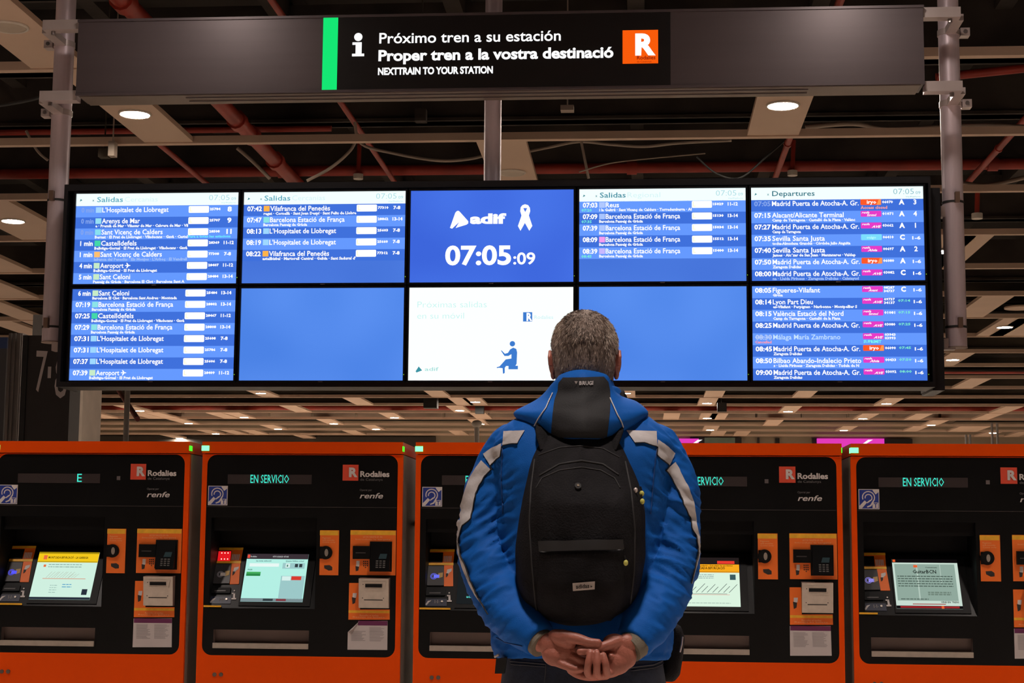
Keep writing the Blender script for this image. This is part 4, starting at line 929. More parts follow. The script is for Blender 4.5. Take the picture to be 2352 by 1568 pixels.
    for i in range(3):
        for j in range(3): s.rect(mb, 1052 + j * 11, 820 + i * 13, 1059 + j * 11, 828 + i * 13, .0006, .002)
    s.rect(mb, 1063, 858, 1070, 864, .0006, .002); mb.build('keypad_icon', m_ink, pp)
    MB().prism([s.cq(x, y, .002) for x, y in ((1010, 820), (1030, 820), (1028, 850), (1022, 862), (1008, 858))], NF, .0006).build('ticket_icon', m_wp, pp); MB().prism([s.cq(x, y, .002) for x, y in ((1004, 852), (1026, 856), (1022, 880), (1006, 884))], NF, .0008).build('hand_icon', m_ink, pp)
    # receipt unit
    mb = MB(); pts = [(966, 956), (1032, 956), (1032, 1118), (1214, 1118), (1214, 1180), (961, 1180)]
    ru = mb.prism([s.cq(x, y, -.001) for x, y in pts], NF, .003).build('receipt_plate', m_plate, T); s.part('yellow_strip', m_yel, 962, 1124, 1213, 1140, .0006, .002, ru)
    mb = MB(); s.txt(mb, 'Recolliu el bitllet', 1030, 1158, 9, 116, d=.0026, bold=0); s.txt(mb, 'Recoja su billete', 988, 1168, 8, 196, d=.0026, bold=0); mb.build('small_print', MATS['pale_orange_print'], ru)
    MB().prism([s.cq(x, y, .002) for x, y in ((988, 1018), (1012, 1018), (1008, 1046), (986, 1046))], NF, .0006).build('ticket_icon', m_wp, ru); MB().prism([s.cq(x, y, .002) for x, y in ((982, 1042), (1006, 1048), (1002, 1078), (986, 1086))], NF, .0008).build('hand_icon', m_ink, ru)
    a0 = s.cq(1032, 1015); a1 = s.cq(1215, 1015); z1 = s.cq(1120, 923).z; z0 = s.cq(1120, 1108).z
    bx = MB().add([(a0.x, YM, z0), (a1.x, YM, z0), (a1.x, YM - .03, z0 + .0), (a0.x, YM - .03, z0), (a0.x, YM, z1), (a1.x, YM, z1), (a1.x, YM - .045, z1 - .004), (a0.x, YM - .045, z1 - .004)],
                  [(0, 3, 2, 1), (3, 7, 6, 2), (7, 4, 5, 6), (0, 4, 7, 3), (1, 2, 6, 5)]).build('receipt_box', m_st2, T)
    def on(u, v, d=.001): return Vector((a0.x + (a1.x - a0.x) * u, YM - .03 - .015 * v - d, z0 + (z1 - .004 - z0) * v))
    MB().prism([on(.22, .70), on(.78, .70), on(.78, .82), on(.22, .82)], NF, .001).build('ticket_slot', m_pan2, bx); MB().prism([on(.18, .26), on(.80, .26), on(.80, .29), on(.18, .29)], NF, .001).build('receipt_slot', m_ink, bx)
    MB().prism([on(.12, .62, .002), on(.86, .62, .002), on(.92, .90, .002), on(.08, .90, .002), on(.18, .88, .002), on(.82, .88, .002), on(.82, .66, .002), on(.18, .66, .002)], NF, .002).build('slot_mouthpiece', m_st2, bx)
    for u, v in ((.15, .80), (.84, .80), (.13, .34), (.83, .34)): MB().disc(on(u, v), .0022, NF, .0015, 8).build('screw', m_ink, bx)
    # notice
    pts = [(960, 1188), (1200, 1188), (1200, 1366), (956, 1366)]
    if variant == 2: pts = [(1030, 1188), (1201, 1188), (1199, 1366), (955, 1364), (958, 1256)]
    nt_ = MB().prism([s.cq(x, y, -.001) for x, y in pts], NF, .0022).build('paper_notice', m_paper, T)
    s.part('purple_header', m_purple, 962 if variant != 2 else 1020, 1188, 1200, 1216, .0006, .0012, nt_)
    if variant == 2: MB().add([s.cq(1030, 1188, .002), s.cq(958, 1256, .002), s.cq(985, 1240, .02)], [(0, 1, 2)]).build('folded_corner', m_wp, nt_)
    mb = MB(); mt = MB()
    for col in ((978, 1068), (1090, 1182)):
        yy = 1226 if variant != 2 or col[0] > 1000 else 1250
        while yy < 1312: s.rect(mt, col[0], yy, col[0] + (col[1] - col[0]) * R_.uniform(.7, 1), yy + 3, .0004, .0012); yy += 7
    mt.build('print_lines', mat('faint_print', (.28, .25, .25), .8), nt_)
    # locks at the bottom
    for x in (141, 181): c = s.cq(x, 1516); MB().disc((c.x, YM - .0, c.z), .0095, NF, .005, 16).build('lock', mat('lock_grey', (.16, .12, .10), .4, .6), T)
    return s
LED = (360, 'EN SERVICIO', 243)
machine(-3.067, 'leftmost orange ticket machine, cut by the frame edge, yellow headed screen', (592, 'E', 30), 1)
machine(-2.055, 'second orange ticket machine from left with red scanner lights and pale cyan screen', LED, 2)
machine(-1.043, 'orange ticket machine partly hidden by the person\'s left sleeve', (362, 'EN SERVICIO', 243), 3)
machine(-.036, 'orange ticket machine partly hidden by the person\'s right sleeve, route map on screen', LED, 4)
machine(.957, 'rightmost orange ticket machine with green grey map poster on its screen', LED, 5)
for i, x in enumerate((-2.09, -1.078, -.065, .936)):
    t = thing('link_rail', ['dark red rail in the gap between first and second machine', 'dark red rail in the gap between second and third machine', 'dark red rail in the machine gap hidden behind the person', 'dark red rail in the gap left of the rightmost machine'][i], 'rail', (x, YM + .3, zof(1195)), 'rails between the machines')
    MB().box((x - .027, YM + .5, zof(1204)), (x + .027, YM + .55, zof(1189))).build('rail_bar', mat('dark_red_rail', (.10, .012, .006), .5), t)
    MB().box((x - .026, YM + .50, 0), (x - .022, YM + .54, zof(1204))).build('rail_leg', m_side, t)
# ================================================================== PERSON
YM_ = 3.97                                               # depth of the torso
K = YM_ / F
m_skin = mat('skin', (.34, .11, .075), .5, var=.12, scale=18, bump=.15, bscale=220)
m_hair = mat('grey_hair', (.18, .135, .11), .8, var=.45, scale=38, bump=.6, bscale=260, stretch=(1, 1, .35), detail=6)
m_jk = mat('blue_jacket_cloth', (.003, .086, .37), .7, var=.07, scale=7, bump=.12, bscale=420, spec=.15)
m_jkb = mat('black_jacket_cloth', (.006, .006, .0075), .8, var=.2, scale=10, bump=.15, bscale=300)
m_refl = mat('reflective_grey_band', (.46, .43, .43), .5, var=.08, scale=14, bump=.1, bscale=90)
m_bp = mat('black_backpack_cloth', (.0085, .0078, .009), .85, var=.35, scale=22, bump=.3, bscale=240, spec=.15)
m_bpl = mat('backpack_seam', (.015, .014, .015), .8, var=.2)
m_bpd = mat('backpack_zip_black', (.004, .004, .004), .5)
m_cuff = mat('khaki_cuff', (.16, .135, .10), .85, var=.1, bump=.3, bscale=300)
m_jean = mat('dark_denim', (.020, .026, .045), .85, var=.2, scale=60, bump=.25, bscale=500)
m_seam = mat('denim_seam', (.055, .055, .065), .85)
m_shoe = mat('dark_shoe_leather', (.02, .018, .017), .5)
def H(px, py, dy=0.0): return P(px, py, Y=YM_ + dy)
gx = H(1335, 1500).x
man = thing('person', 'grey haired person in blue and black jacket, hands clasped behind, facing the screens', 'person', (gx, YM_, 0))
def catmull(pts, per=6):
    out = []; n = len(pts)
    for i in range(n - 1):
        p0, p1, p2, p3 = [pts[j] for j in (max(i-1, 0), i, i+1, min(i+2, n-1))]
        for s in range(per):
            t = s / per
            out.append(tuple(.5 * ((2*b) + (c-a)*t + (2*a-5*b+4*c-d)*t*t + (3*b-a-3*c+d)*t**3) for a, b, c, d in zip(p0, p1, p2, p3)))
    out.append(tuple(pts[-1])); return out
def loft(mb, rings, k=32, e=2.4, cap=True):
    """rings: (cx, cy, cz, rx, ry) with superellipse exponent e"""
    vs = []
    for cx, cy, cz, rx, ry in rings:
        for j in range(k):
            a = 2 * math.pi * j / k; ca, sa = math.cos(a), math.sin(a)
            vs.append((cx + rx * math.copysign(abs(ca) ** (2 / e), ca), cy + ry * math.copysign(abs(sa) ** (2 / e), sa), cz))
    m = len(rings)
    mb.add(vs, [(i*k+j, i*k+(j+1)%k, (i+1)*k+(j+1)%k, (i+1)*k+j) for i in range(m-1) for j in range(k)], True)
    if cap: mb.add(vs[:k], [tuple(range(k))[::-1]]); mb.add(vs[-k:], [tuple(range(k))])
def R3(px, py, dy, hwpx, ry):                            # ring centred on a photo point, half width in photo px
    c = H(px, py, dy); return (c.x, c.y, c.z, hwpx * K, ry)
def chain(mb, pts, k=12):                               # pts: (px, py, dy, r metres): smooth tapered limb
    q = [(*H(a, b, c), r) for a, b, c, r in pts]; q = catmull(q, 5)
    mb.tube([Vector(x[:3]) for x in q], [x[3] for x in q], k)
    for x in (q[0], q[-1]): mb.ellips(x[:3], x[3] * .98, x[3] * .98, x[3] * .98, 12, 8)

# ---- body: head, neck, trunk, arms and hands in one surface
body = MB()
hc = H(1343, 793, .01)
cz = hc.z; cxh = hc.x; cyh = hc.y
body.ellips((cxh, cyh, cz), .0755, .096, .082, 32, 20)                      # cranium
body.ellips((cxh, cyh + .018, cz - .045), .0705, .078, .085, 28, 16)        # lower skull and cheeks
body.ellips((cxh, cyh + .045, cz - .088), .050, .052, .050, 24, 14)         # jaw
body.ellips((cxh, cyh + .085, cz - .115), .020, .018, .016, 12, 8)          # chin
body.ellips((cxh, cyh + .098, cz - .045), .011, .020, .026, 12, 8)          # nose
body.ellips((cxh, cyh + .108, cz - .058), .016, .012, .010, 12, 8)
body.ellips((cxh, cyh + .084, cz - .002), .050, .016, .013, 14, 8)          # brow
for z, r in ((-.080, .0065), (-.089, .0075)): body.ellips((cxh, cyh + .092, cz + z), .024, .012, r, 14, 8)
body.ellips((cxh, cyh - .035, cz - .07), .054, .040, .05, 20, 12)            # nape
for sx in (-1, 1):                                                          # ears
    ex = cxh + sx * .0800; ez = cz - .048
    rot = Matrix.Rotation(sx * math.radians(-22), 3, 'Z') @ Matrix.Rotation(math.radians(-10), 3, 'X')
    body.ellips((ex, cyh + .004, ez + .006), .0065, .019, .030, 14, 12, rot); body.ellips((ex - sx * .003, cyh + .008, ez - .022), .0065, .010, .014, 12, 8, rot)
    mb_e = [(ex + sx * .004, cyh - .013 + .004, ez - .004), (ex + sx * .006, cyh - .012, ez + .018), (ex + sx * .005, cyh + .002, ez + .034), (ex + sx * .003, cyh + .016, ez + .026)]
    body.tube([Vector(v) for v in mb_e], .0042, 8)
rings = [R3(1342, 850, .0, 56, .058), R3(1342, 890, -.005, 60, .062), R3(1342, 930, -.01, 85, .07), R3(1340, 965, -.015, 150, .085), R3(1338, 1020, -.01, 175, .11), R3(1337, 1130, -.0, 165, .12), R3(1337, 1300, .01, 150, .11), R3(1337, 1450, .0, 150, .11), R3(1337, 1520, .0, 150, .12)]
loft(body, rings, 32, 2.3)
for pts in ([(1185, 1035, 0, .045), (1140, 1150, -.02, .045), (1125, 1285, -.04, .040), (1180, 1395, -.13, .036), (1240, 1468, -.215, .029)],
            [(1495, 1035, 0, .045), (1530, 1150, -.02, .045), (1540, 1285, -.04, .040), (1505, 1395, -.13, .036), (1452, 1478, -.21, .029)]): chain(body, pts)
# hands. his left hand (picture left): open palm towards the viewer, fingers running right and down
d0 = -.235
def pad(px, py, dy, rx, ry, rz, ang=0): body.ellips(H(px, py, dy), rx * K, ry, rz * K, 18, 12, Matrix.Rotation(math.radians(ang), 3, 'Y'))
pad(1262, 1480, d0 + .004, 30, .019, 24, 35); pad(1285, 1497, d0 + .002, 34, .016, 30, 30); pad(1270, 1504, d0 + .0, 26, .018, 22, 40)
pad(1292, 1466, d0 - .004, 32, .018, 17, 22)                                 # thumb mound
chain(body, [(1290, 1460, d0 - .006, .0155), (1325, 1466, d0 - .016, .0130), (1352, 1474, d0 - .022, .0105), (1374, 1475, d0 - .024, .0082)])        # thumb lying to the right
chain(body, [(1300, 1487, d0 + .004, .0115), (1335, 1500, d0 + .006, .0100), (1370, 1512, d0 + .006, .0090), (1392, 1522, d0 + .004, .0078)])        # index, behind the curled fingers
chain(body, [(1298, 1502, d0 + .002, .0115), (1330, 1514, d0 - .002, .0100), (1362, 1524, d0 + .004, .0090), (1388, 1534, d0 + .006, .0078)])        # middle
chain(body, [(1290, 1512, d0 + .0, .0115), (1315, 1523, d0 - .003, .0098), (1345, 1532, d0 + .002, .0086), (1365, 1538, d0 + .006, .0076)])           # ring
chain(body, [(1276, 1518, d0 - .002, .0115), (1298, 1528, d0 - .008, .0095), (1318, 1535, d0 - .010, .0084), (1337, 1536, d0 - .010, .0072)])           # little finger, lowest
# his right hand (picture right): palm cupped, three fingers folded up over the left fingers
pad(1432, 1500, d0 + .0, 26, .018, 34, -28); pad(1418, 1520, d0 - .002, 32, .018, 27, -25); pad(1404, 1536, d0 + .0, 30, .017, 18, -18)
pad(1440, 1478, d0 + .002, 22, .018, 22, -20); pad(1412, 1474, d0 - .002, 26, .017, 18, 0)
chain(body, [(1420, 1472, d0 - .004, .0150), (1392, 1482, d0 - .014, .0115), (1360, 1492, d0 - .020, .0100), (1332, 1496, d0 - .022, .0080)])         # thumb pointing left
chain(body, [(1412, 1538, d0 + .0, .0105), (1395, 1546, d0 - .018, .0088), (1391, 1525, d0 - .033, .0081), (1386, 1504, d0 - .029, .0072)])            # index folded up
chain(body, [(1402, 1544, d0 + .0, .0115), (1375, 1550, d0 - .017, .0100), (1370, 1525, d0 - .030, .0090), (1368, 1503, d0 - .026, .0074)][:2] + [(1371, 1526, d0 - .031, .0088), (1374, 1504, d0 - .027, .0072)] if False else [(1396, 1546, d0 + .0, .0105), (1373, 1551, d0 - .020, .0088), (1371, 1527, d0 - .036, .0081), (1371, 1500, d0 - .031, .0072)])
chain(body, [(1384, 1549, d0 + .002, .0100), (1352, 1549, d0 - .018, .0086), (1351, 1524, d0 - .033, .0079), (1356, 1499, d0 - .029, .0070)])            # ring
chain(body, [(1392, 1550, d0 + .004, .0105), (1352, 1554, d0 + .002, .0092), (1326, 1549, d0 - .002, .0082), (1309, 1540, d0 - .004, .0070)])            # little finger reaching left
pad(1404, 1506, d0 - .012, 9, .010, 7, 30); pad(1332, 1494, d0 + .010, 24, .010, 16, 0); pad(1396, 1500, d0 + .008, 20, .011, 18, 0)
bodyo = body.build('body', m_skin, man); finish(bodyo, voxel=.0020, smooth=1)
for sx in (-1, 1):
    e = MB().ellips((cxh + sx * .031, cyh + .084, cz - .022), .0125, .0125, .0125, 16, 10).build('eye', mat('eye_white', (.7, .66, .62), .2), bodyo)
    MB().disc((cxh + sx * .031, cyh + .0945, cz - .021), .0055, (0, 1, .1), .0025, 14).build('iris', mat('iris_brown', (.06, .03, .015), .2), bodyo)
    MB().tube([Vector((cxh + sx * .014, cyh + .101, cz + .002)), Vector((cxh + sx * .034, cyh + .099, cz + .007)), Vector((cxh + sx * .052, cyh + .086, cz + .001))], [.003, .0038, .002], 6).build('eyebrow', m_hair, man)
# hair: cap plus short strands
cap = MB()
ku, kv = 56, 34; vs = []
def hair_r(th, a):                                        # surface of the haircut around the cranium centre
    x = math.sin(th) * math.cos(a); y = math.sin(th) * math.sin(a); z = math.cos(th)
    p = Vector((.0800 * x, .1010 * y, .0865 * z))
    if z < 0:                                             # lower back of the head stays full, down to the nape
        t = min(1, -z); back = max(0, -y)
        w2 = (1 - z * z) ** .5
        p = Vector((x / max(w2, .2) * (.0790 - .011 * t * t), y / max(w2, .2) * (.1005 - .016 * t * t), -.112 * t)) if t < .98 else Vector((0, 0, -.098))
    nz = noise.noise(Vector((x * 7, y * 7, z * 5))) * .0022
    return p * (1 + nz / .08)
for i in range(kv + 1):
    th = (math.pi * .93) * i / kv
    for j in range(ku):
        a = 2 * math.pi * j / ku; vs.append(Vector((cxh, cyh, cz)) + hair_r(th, a))
fs = []
def hairzone(i, a):
    th = (math.pi * .93) * (i + .5) / kv; y = math.sin(a); z = math.cos(th)
    if z > .45: return not (y > .72 and z < .62)
    if y > .30: return False
    if y > -.25 and z < -.18: return False                # clear of the ears
    return True
for i in range(kv):
    for j in range(ku):
        if hairzone(i, 2 * math.pi * (j + .5) / ku): fs.append((i*ku+j, (i+1)*ku+j, (i+1)*ku+(j+1)%ku, i*ku+(j+1)%ku))
cap.add(vs, fs, True); hair = cap.build('hair', m_hair, man)
mo = hair.modifiers.new('t', 'SOLIDIFY'); mo.thickness = .006; mo.offset = -1; finish(hair)
hr = random.Random(5); groups = [MB(), MB(), MB()]
tot = 0
while tot < 24000:
    i = hr.random() * kv; j = hr.random() * ku; a = 2 * math.pi * j / ku
    if not hairzone(int(i), a): continue
    th = (math.pi * .93) * i / kv
    if hr.random() > math.sin(th) + .08: continue
    tot += 1
    o_ = hair_r(th, a); p = Vector((cxh, cyh, cz)) + o_; nrm = Vector((o_.x / .0064, o_.y / .0102, o_.z / .0075)).normalized()
    crown = Vector((cxh + .006, cyh - .045, cz + .068)); fl = (p - crown); fl = (fl - nrm * fl.dot(nrm)).normalized() + Vector((hr.uniform(-.5, .5), hr.uniform(-.5, .5), hr.uniform(-.4, .1)))
    d = (fl.normalized() * .9 + nrm * hr.uniform(.10, .34)).normalized(); l = hr.uniform(.008, .016); sd = d.cross(nrm).normalized() * .00034
    sil = abs(o_.x) > .052
    g = groups[0 if hr.random() < (.42 + .9 * max(0, (.01 - o_.z) / .09) if abs(o_.x - .004) < .048 else .10) else (1 if hr.random() < (.30 if sil else .72) else 2)]
    base = p - nrm * .001
    g.add([base - sd, base + sd, base + d * l * .6 + sd * .7 - nrm * l * .06, base + d * l - nrm * l * .2, base + d * l * .6 - sd * .7 - nrm * l * .06], [(0, 1, 2, 3, 4)])
for g, nme, c in zip(groups, ('dark_strands', 'grey_strands', 'silver_strands'), ((.085, .06, .048), (.31, .235, .195), (.80, .70, .61))):
    o_ = g.build('strands', mat(nme, c, .55), hair); o_['kind'] = 'stuff'

# ---- jacket
jk = MB()
rings = [R3(1337, 1508, .0, 198, .155), R3(1337, 1480, .0, 203, .162), R3(1337, 1400, .0, 203, .165), R3(1337, 1250, .0, 196, .16), R3(1338, 1120, -.01, 200, .155), R3(1339, 1060, -.015, 205, .145), R3(1340, 1025, -.018, 205, .130),
         R3(1340, 995, -.018, 190, .115), R3(1341, 965, -.016, 158, .10), R3(1342, 940, -.012, 122, .09), R3(1343, 915, -.008, 92, .082), R3(1343, 890, -.004, 78, .078)]
q = catmull(rings, 3); loft(jk, q, 40, 2.6)
def sleeve(mb, pts):
    q = catmull([(*H(a, b, c), r * K) for a, b, c, r in pts], 6)
    mb.tube([Vector(x[:3]) for x in q], [x[3] for x in q], 20); mb.ellips(q[0][:3], q[0][3], q[0][3], q[0][3], 20, 12)
L_ARM = [(1182, 1035, -.01, 62), (1155, 1085, -.01, 66), (1129, 1150, -.015, 65), (1116, 1220, -.03, 61), (1121, 1285, -.05, 62), (1140, 1345, -.09, 61), (1172, 1400, -.14, 59), (1208, 1440, -.185, 50), (1240, 1472, -.215, 39)]
R_ARM = [(1500, 1035, -.01, 62), (1525, 1085, -.01, 64), (1540, 1150, -.015, 66), (1543, 1220, -.03, 61), (1541, 1290, -.05, 62), (1521, 1355, -.09, 61), (1498, 1405, -.14, 57), (1474, 1445, -.18, 50), (1452, 1478, -.21, 40)]
sleeve(jk, L_ARM); sleeve(jk, R_ARM)
jacket = jk.build('jacket', [m_jk, m_jkb], man); finish(jacket, voxel=.0050, smooth=6)
elL = H(1120, 1290, -.05); elR = H(1545, 1290, -.05)
me = jacket.data; org = ORG['jacket']
nrm = [v.normal.copy() for v in me.vertices]
for v, n_ in zip(me.vertices, nrm):
    p = v.co + org
    arm = max(0, min(1, (abs(p.x - H(1340, 1200).x) - .13) / .06))
    eb = math.exp(-min((p - elL).length, (p - elR).length) ** 2 / .022)
    side = -1 if p.x < H(1340, 1200).x else 1
    # creases: ridges running across the sleeve, sharper at the elbow; soft vertical folds on the trunk
    qv = Vector((p.x * 6 - side * p.z * 4, p.y * 7, p.z * 20 + side * p.x * 14))
    r1 = 1 - abs(noise.noise(qv * .9)) * 2
    r2 = 1 - abs(noise.noise(qv * 1.7 + Vector((7, 3, 1)))) * 2
    r3 = noise.noise(Vector((p.x * 9, p.y * 9, p.z * 3.5)))
    d = arm * ((.004 + .006 * eb) * r1 ** 3 * (1 if r1 > 0 else 0) + (.0045 + .005 * eb) * r2) + arm * .003 * (1 - 2 * abs(noise.noise(qv * 3.1 + Vector((1, 9, 4))))) + (1 - arm) * (.004 * r3 + .002 * noise.noise(p * 26)) + .0025 * noise.noise(p * 11)
    hem = H(1340, 1492).z
    if p.z < hem: d -= .004 * (p.z < hem)
    v.co += n_ * d * (1 if arm < .05 else .35 + .65 * max(0, min(1, -n_.y * 1.4)))
me.update()
for pol in me.polygons:                                  # black yoke on the front of the shoulders and inside
    c = pol.center + org
    if (c.y > YM_ + .03 and c.z > H(1340, 1120).z) or (c.y > YM_ + .004 and c.z > H(1340, 1045).z): pol.material_index = 1
for i in range(1): pass
def bvh(*objs):
    vs = []; fs = []
    for o in objs:
        b = len(vs); og = ORG[o.name]; vs += [v.co + og for v in o.data.vertices]; fs += [tuple(b + i for i in p.vertices) for p in o.data.polygons]
    return BVHTree.FromPolygons(vs, fs)
def drape_pt(tree, px, py, off):
    d = ray(px, py).normalized(); hit = tree.ray_cast(CC, d)
    if hit[0] is None:
        p = H(px, py, -.02); hit = tree.find_nearest(p)
    p, n_ = hit[0], hit[1]
    if n_.dot(d) > 0: n_ = -n_
    return p + n_ * off, n_
def resample(pl, m):
    L = [0]
    for a, b in zip(pl, pl[1:]): L.append(L[-1] + math.dist(a, b))
    out = []
    for i in range(m):
        t = L[-1] * i / (m - 1); k = 0
        while k < len(L) - 2 and L[k+1] < t: k += 1
        f = (t - L[k]) / max(1e-6, L[k+1] - L[k]); out.append((pl[k][0] + (pl[k+1][0] - pl[k][0]) * f, pl[k][1] + (pl[k+1][1] - pl[k][1]) * f))
    return out
def smooth_grid(g, it=2):
    for _ in range(it):
        h = [r[:] for r in g]
        for i in range(len(g)):
            for j in range(len(g[0])):
                nb = [g[a][b] for a, b in ((i-1, j), (i+1, j), (i, j-1), (i, j+1)) if 0 <= a < len(g) and 0 <= b < len(g[0])]
                h[i][j] = g[i][j] * .5 + sum(nb, Vector()) / len(nb) * .5
        g = h
    return g
def band(tree, left, right, m=24, kx=6, off=.003, mb=None):
    """cloth strip lying on a surface between two edge lines"""
    mb = mb or MB(); A = resample(left, m); B = resample(right, m); g = []
    for a, b in zip(A, B): g.append([drape_pt(tree, a[0] + (b[0] - a[0]) * j / kx, a[1] + (b[1] - a[1]) * j / kx, off)[0] for j in range(kx + 1)])
    vs = [p for r in g for p in r]; w_ = kx + 1
    mb.add(vs, [(i*w_+j, (i+1)*w_+j, (i+1)*w_+j+1, i*w_+j+1) for i in range(m-1) for j in range(kx)], True); return mb
def cord(tree, line, r=.0016, off=.002, m=None, mb=None):
    mb = mb or MB(); q = resample(line, m or max(6, int(sum(math.dist(a, b) for a, b in zip(line, line[1:])) / 5)))
    mb.tube([drape_pt(tree, x, y, off)[0] for x, y in q], r, 6); return mb
TJ = bvh(jacket)
def stripe(l, r, m): return band(TJ, l, r, m, 6, .0028).build('reflective_stripe', m_refl, jacket)
stripe([(1158, 991), (1206, 989)], [(1155, 1022), (1189, 1018)], 12)
stripe([(1111, 1043), (1130, 1029), (1153, 1017)], [(1127, 1070), (1138, 1058), (1151, 1048)], 10)
Lo = [(1107, 1058), (1092, 1078), (1079, 1099), (1070, 1124), (1062, 1152), (1055, 1172), (1051, 1190), (1050, 1219), (1052, 1267), (1063, 1303), (1075, 1333), (1090, 1363), (1120, 1407)]
Li = [(1129, 1079), (1114, 1096), (1101, 1116), (1093, 1138), (1089, 1157), (1086, 1176), (1083, 1190), (1063, 1208), (1055, 1240), (1060, 1276), (1073, 1303), (1082, 1333), (1099, 1369), (1123, 1410)]
Lo = [(max(a, 1051), b) for a, b in Lo]
stripe(Lo, Li, 60)
stripe([(1438, 989), (1507, 991)], [(1458, 1017), (1480, 1016), (1509, 1026)], 12)
stripe([(1510, 1010), (1532, 1024), (1550, 1041)], [(1507, 1045), (1524, 1056), (1536, 1069)], 10)
Ri = [(1528, 1079), (1540, 1092), (1550, 1110), (1558, 1128), (1566, 1148), (1577, 1172), (1585, 1192), (1588, 1213), (1598, 1231), (1602, 1267), (1594, 1306), (1585, 1339)]
Ro = [(1550, 1061), (1561, 1080), (1570, 1100), (1582, 1122), (1591, 1145), (1596, 1172), (1599, 1204), (1606, 1234), (1607, 1267), (1600, 1297), (1591, 1327), (1588, 1340)]
stripe(Ri, Ro, 60)
for ln in (Li, Ri): cord(TJ, ln, .0016, .0035).build('black_piping_and_shade', m_jkb, jacket)
mb = MB(); cord(TJ, [(1190, 1019), (1170, 1021), (1155, 1024), (1151, 1047), (1127, 1071), (1131, 1080)], .0014, .0035, mb=mb); cord(TJ, [(1458, 1018), (1480, 1017), (1509, 1027), (1507, 1045), (1536, 1070), (1527, 1080)], .0014, .0035, mb=mb)
mb.build('black_piping_and_shade', m_jkb, jacket)  # black piping, extended under the left shoulder stripe to paint its flap's shadow
mb = MB(); cord(TJ, [(1155, 1022), (1152, 1100), (1156, 1180)], .0012, .0012, mb=mb); cord(TJ, [(1508, 1027), (1500, 1100), (1494, 1180)], .0012, .0012, mb=mb); cord(TJ, [(1140, 1463), (1160, 1474), (1200, 1483)], .0012, .0012, mb=mb)
mb.build('sleeve_seam', mat('blue_seam', (.006, .05, .22), .7), jacket)
# cuffs
for pts in ([(1230, 1464, -.207, 33), (1247, 1480, -.222, 31)], [(1466, 1470, -.203, 35), (1444, 1490, -.222, 32)]):
    q = [(*H(a, b, c), r * K) for a, b, c, r in pts]
    MB().tube([Vector(x[:3]) for x in q], [x[3] for x in q], 24).build('cuff', m_cuff, jacket)
# collar around the neck
col = MB(); cr = []
for (py, hw, ry, dy) in ((935, 96, .095, -.004), (905, 78, .084, -.002), (880, 69, .078, .0), (862, 64, .075, .0), (853, 60, .072, .0)):
    cr.append(R3(1343, py, dy, hw, ry))
k = 40; vs = []
for idx, (cx, cy, cz_, rx, ry) in enumerate(cr):
    for j in range(k):
        a = 2 * math.pi * j / k; vs.append((cx + rx * math.cos(a), cy + ry * math.sin(a), cz_ - .012 * (1 + math.sin(a)) * idx / 4 + .004 * noise.noise(Vector((math.cos(a) * 3, math.sin(a) * 3, idx)))))
col.add(vs, [(i*k+j, i*k+(j+1)%k, (i+1)*k+(j+1)%k, (i+1)*k+j) for i in range(len(cr)-1) for j in range(k)], True)
co = col.build('collar', m_jk, jacket); mo = co.modifiers.new('t', 'SOLIDIFY'); mo.thickness = .007; mo.offset = -1; finish(co, subsurf=1)
# pillow: cloth volume over an outline drawn at a base depth, bulging towards the back
def pillow(mb, outline, bulge, dyf, pw=2.4, ns=12, cen=None, thick=.02, wob=0, tap=None):
    m = len(outline); cx = sum(p[0] for p in outline) / m if not cen else cen[0]; cy = sum(p[1] for p in outline) / m if not cen else cen[1]
    vs = []
    for i in range(ns + 1):
        s = math.sin(math.pi / 2 * (i / ns)) if i < ns else 1.0
        for (x, y) in outline:
            px = cx + (x - cx) * s; py = cy + (y - cy) * s
            b = bulge * max(0, 1 - s ** pw) ** (1 / 2.0) * (tap(py) if tap else 1)
            v = H(px, py, dyf(px, py) - b)
            if wob: v.y += wob * noise.noise(Vector((px * .02, py * .035, 3)))* (1 - s)
            vs.append(v)
    fs = [(i*m+j, i*m+(j+1)%m, (i+1)*m+(j+1)%m, (i+1)*m+j) for i in range(ns) for j in range(m)]
    b0 = len(vs)
    for (x, y) in outline: v = H(x, y, dyf(x, y)); v.y += thick; vs.append(v)
    fs += [(ns*m+j, ns*m+(j+1)%m, b0+(j+1)%m, b0+j) for j in range(m)]
    fs.append(tuple(b0 + j for j in range(m)))
    mb.add(vs, fs, True); return mb
def back_y(px, py):                                      # depth of the jacket's back near a photo point
    hit = TJ.ray_cast(CC, ray(px, py).normalized()); return (hit[0].y - YM_) if hit[0] is not None else -.06
# hood
ho = catmull([(1285, 862), (1262, 892), (1240, 912), (1205, 930), (1180, 950), (1203, 968), (1238, 985), (1275, 1000), (1315, 1009), (1342, 1011), (1370, 1009), (1402, 1001), (1440, 986), (1470, 966), (1492, 947), (1462, 925), (1430, 908), (1412, 890), (1398, 862), (1372, 853), (1342, 850), (1312, 853), (1285, 862)], 3)[:-1]
hd = MB(); pillow(hd, ho, .062, lambda x, y: -.085 - max(0, (y - 900)) * .00068 + abs(x - 1340) * .00040, pw=3.2, ns=14, cen=(1340, 945), thick=.045, wob=.010)
hood = hd.build('hood', m_jk, jacket); finish(hood, voxel=.004, smooth=4)
for v, vn in zip(hood.data.vertices, [v.normal.copy() for v in hood.data.vertices]):
    p = v.co + ORG['hood']; v.co += vn * (.006 * noise.noise(Vector((p.x * 12, p.y * 10, p.z * 26))) + .0025 * (1 - 2 * abs(noise.noise(Vector((p.x * 7, p.y * 8, p.z * 17 + 4))))))
TH = bvh(hood)
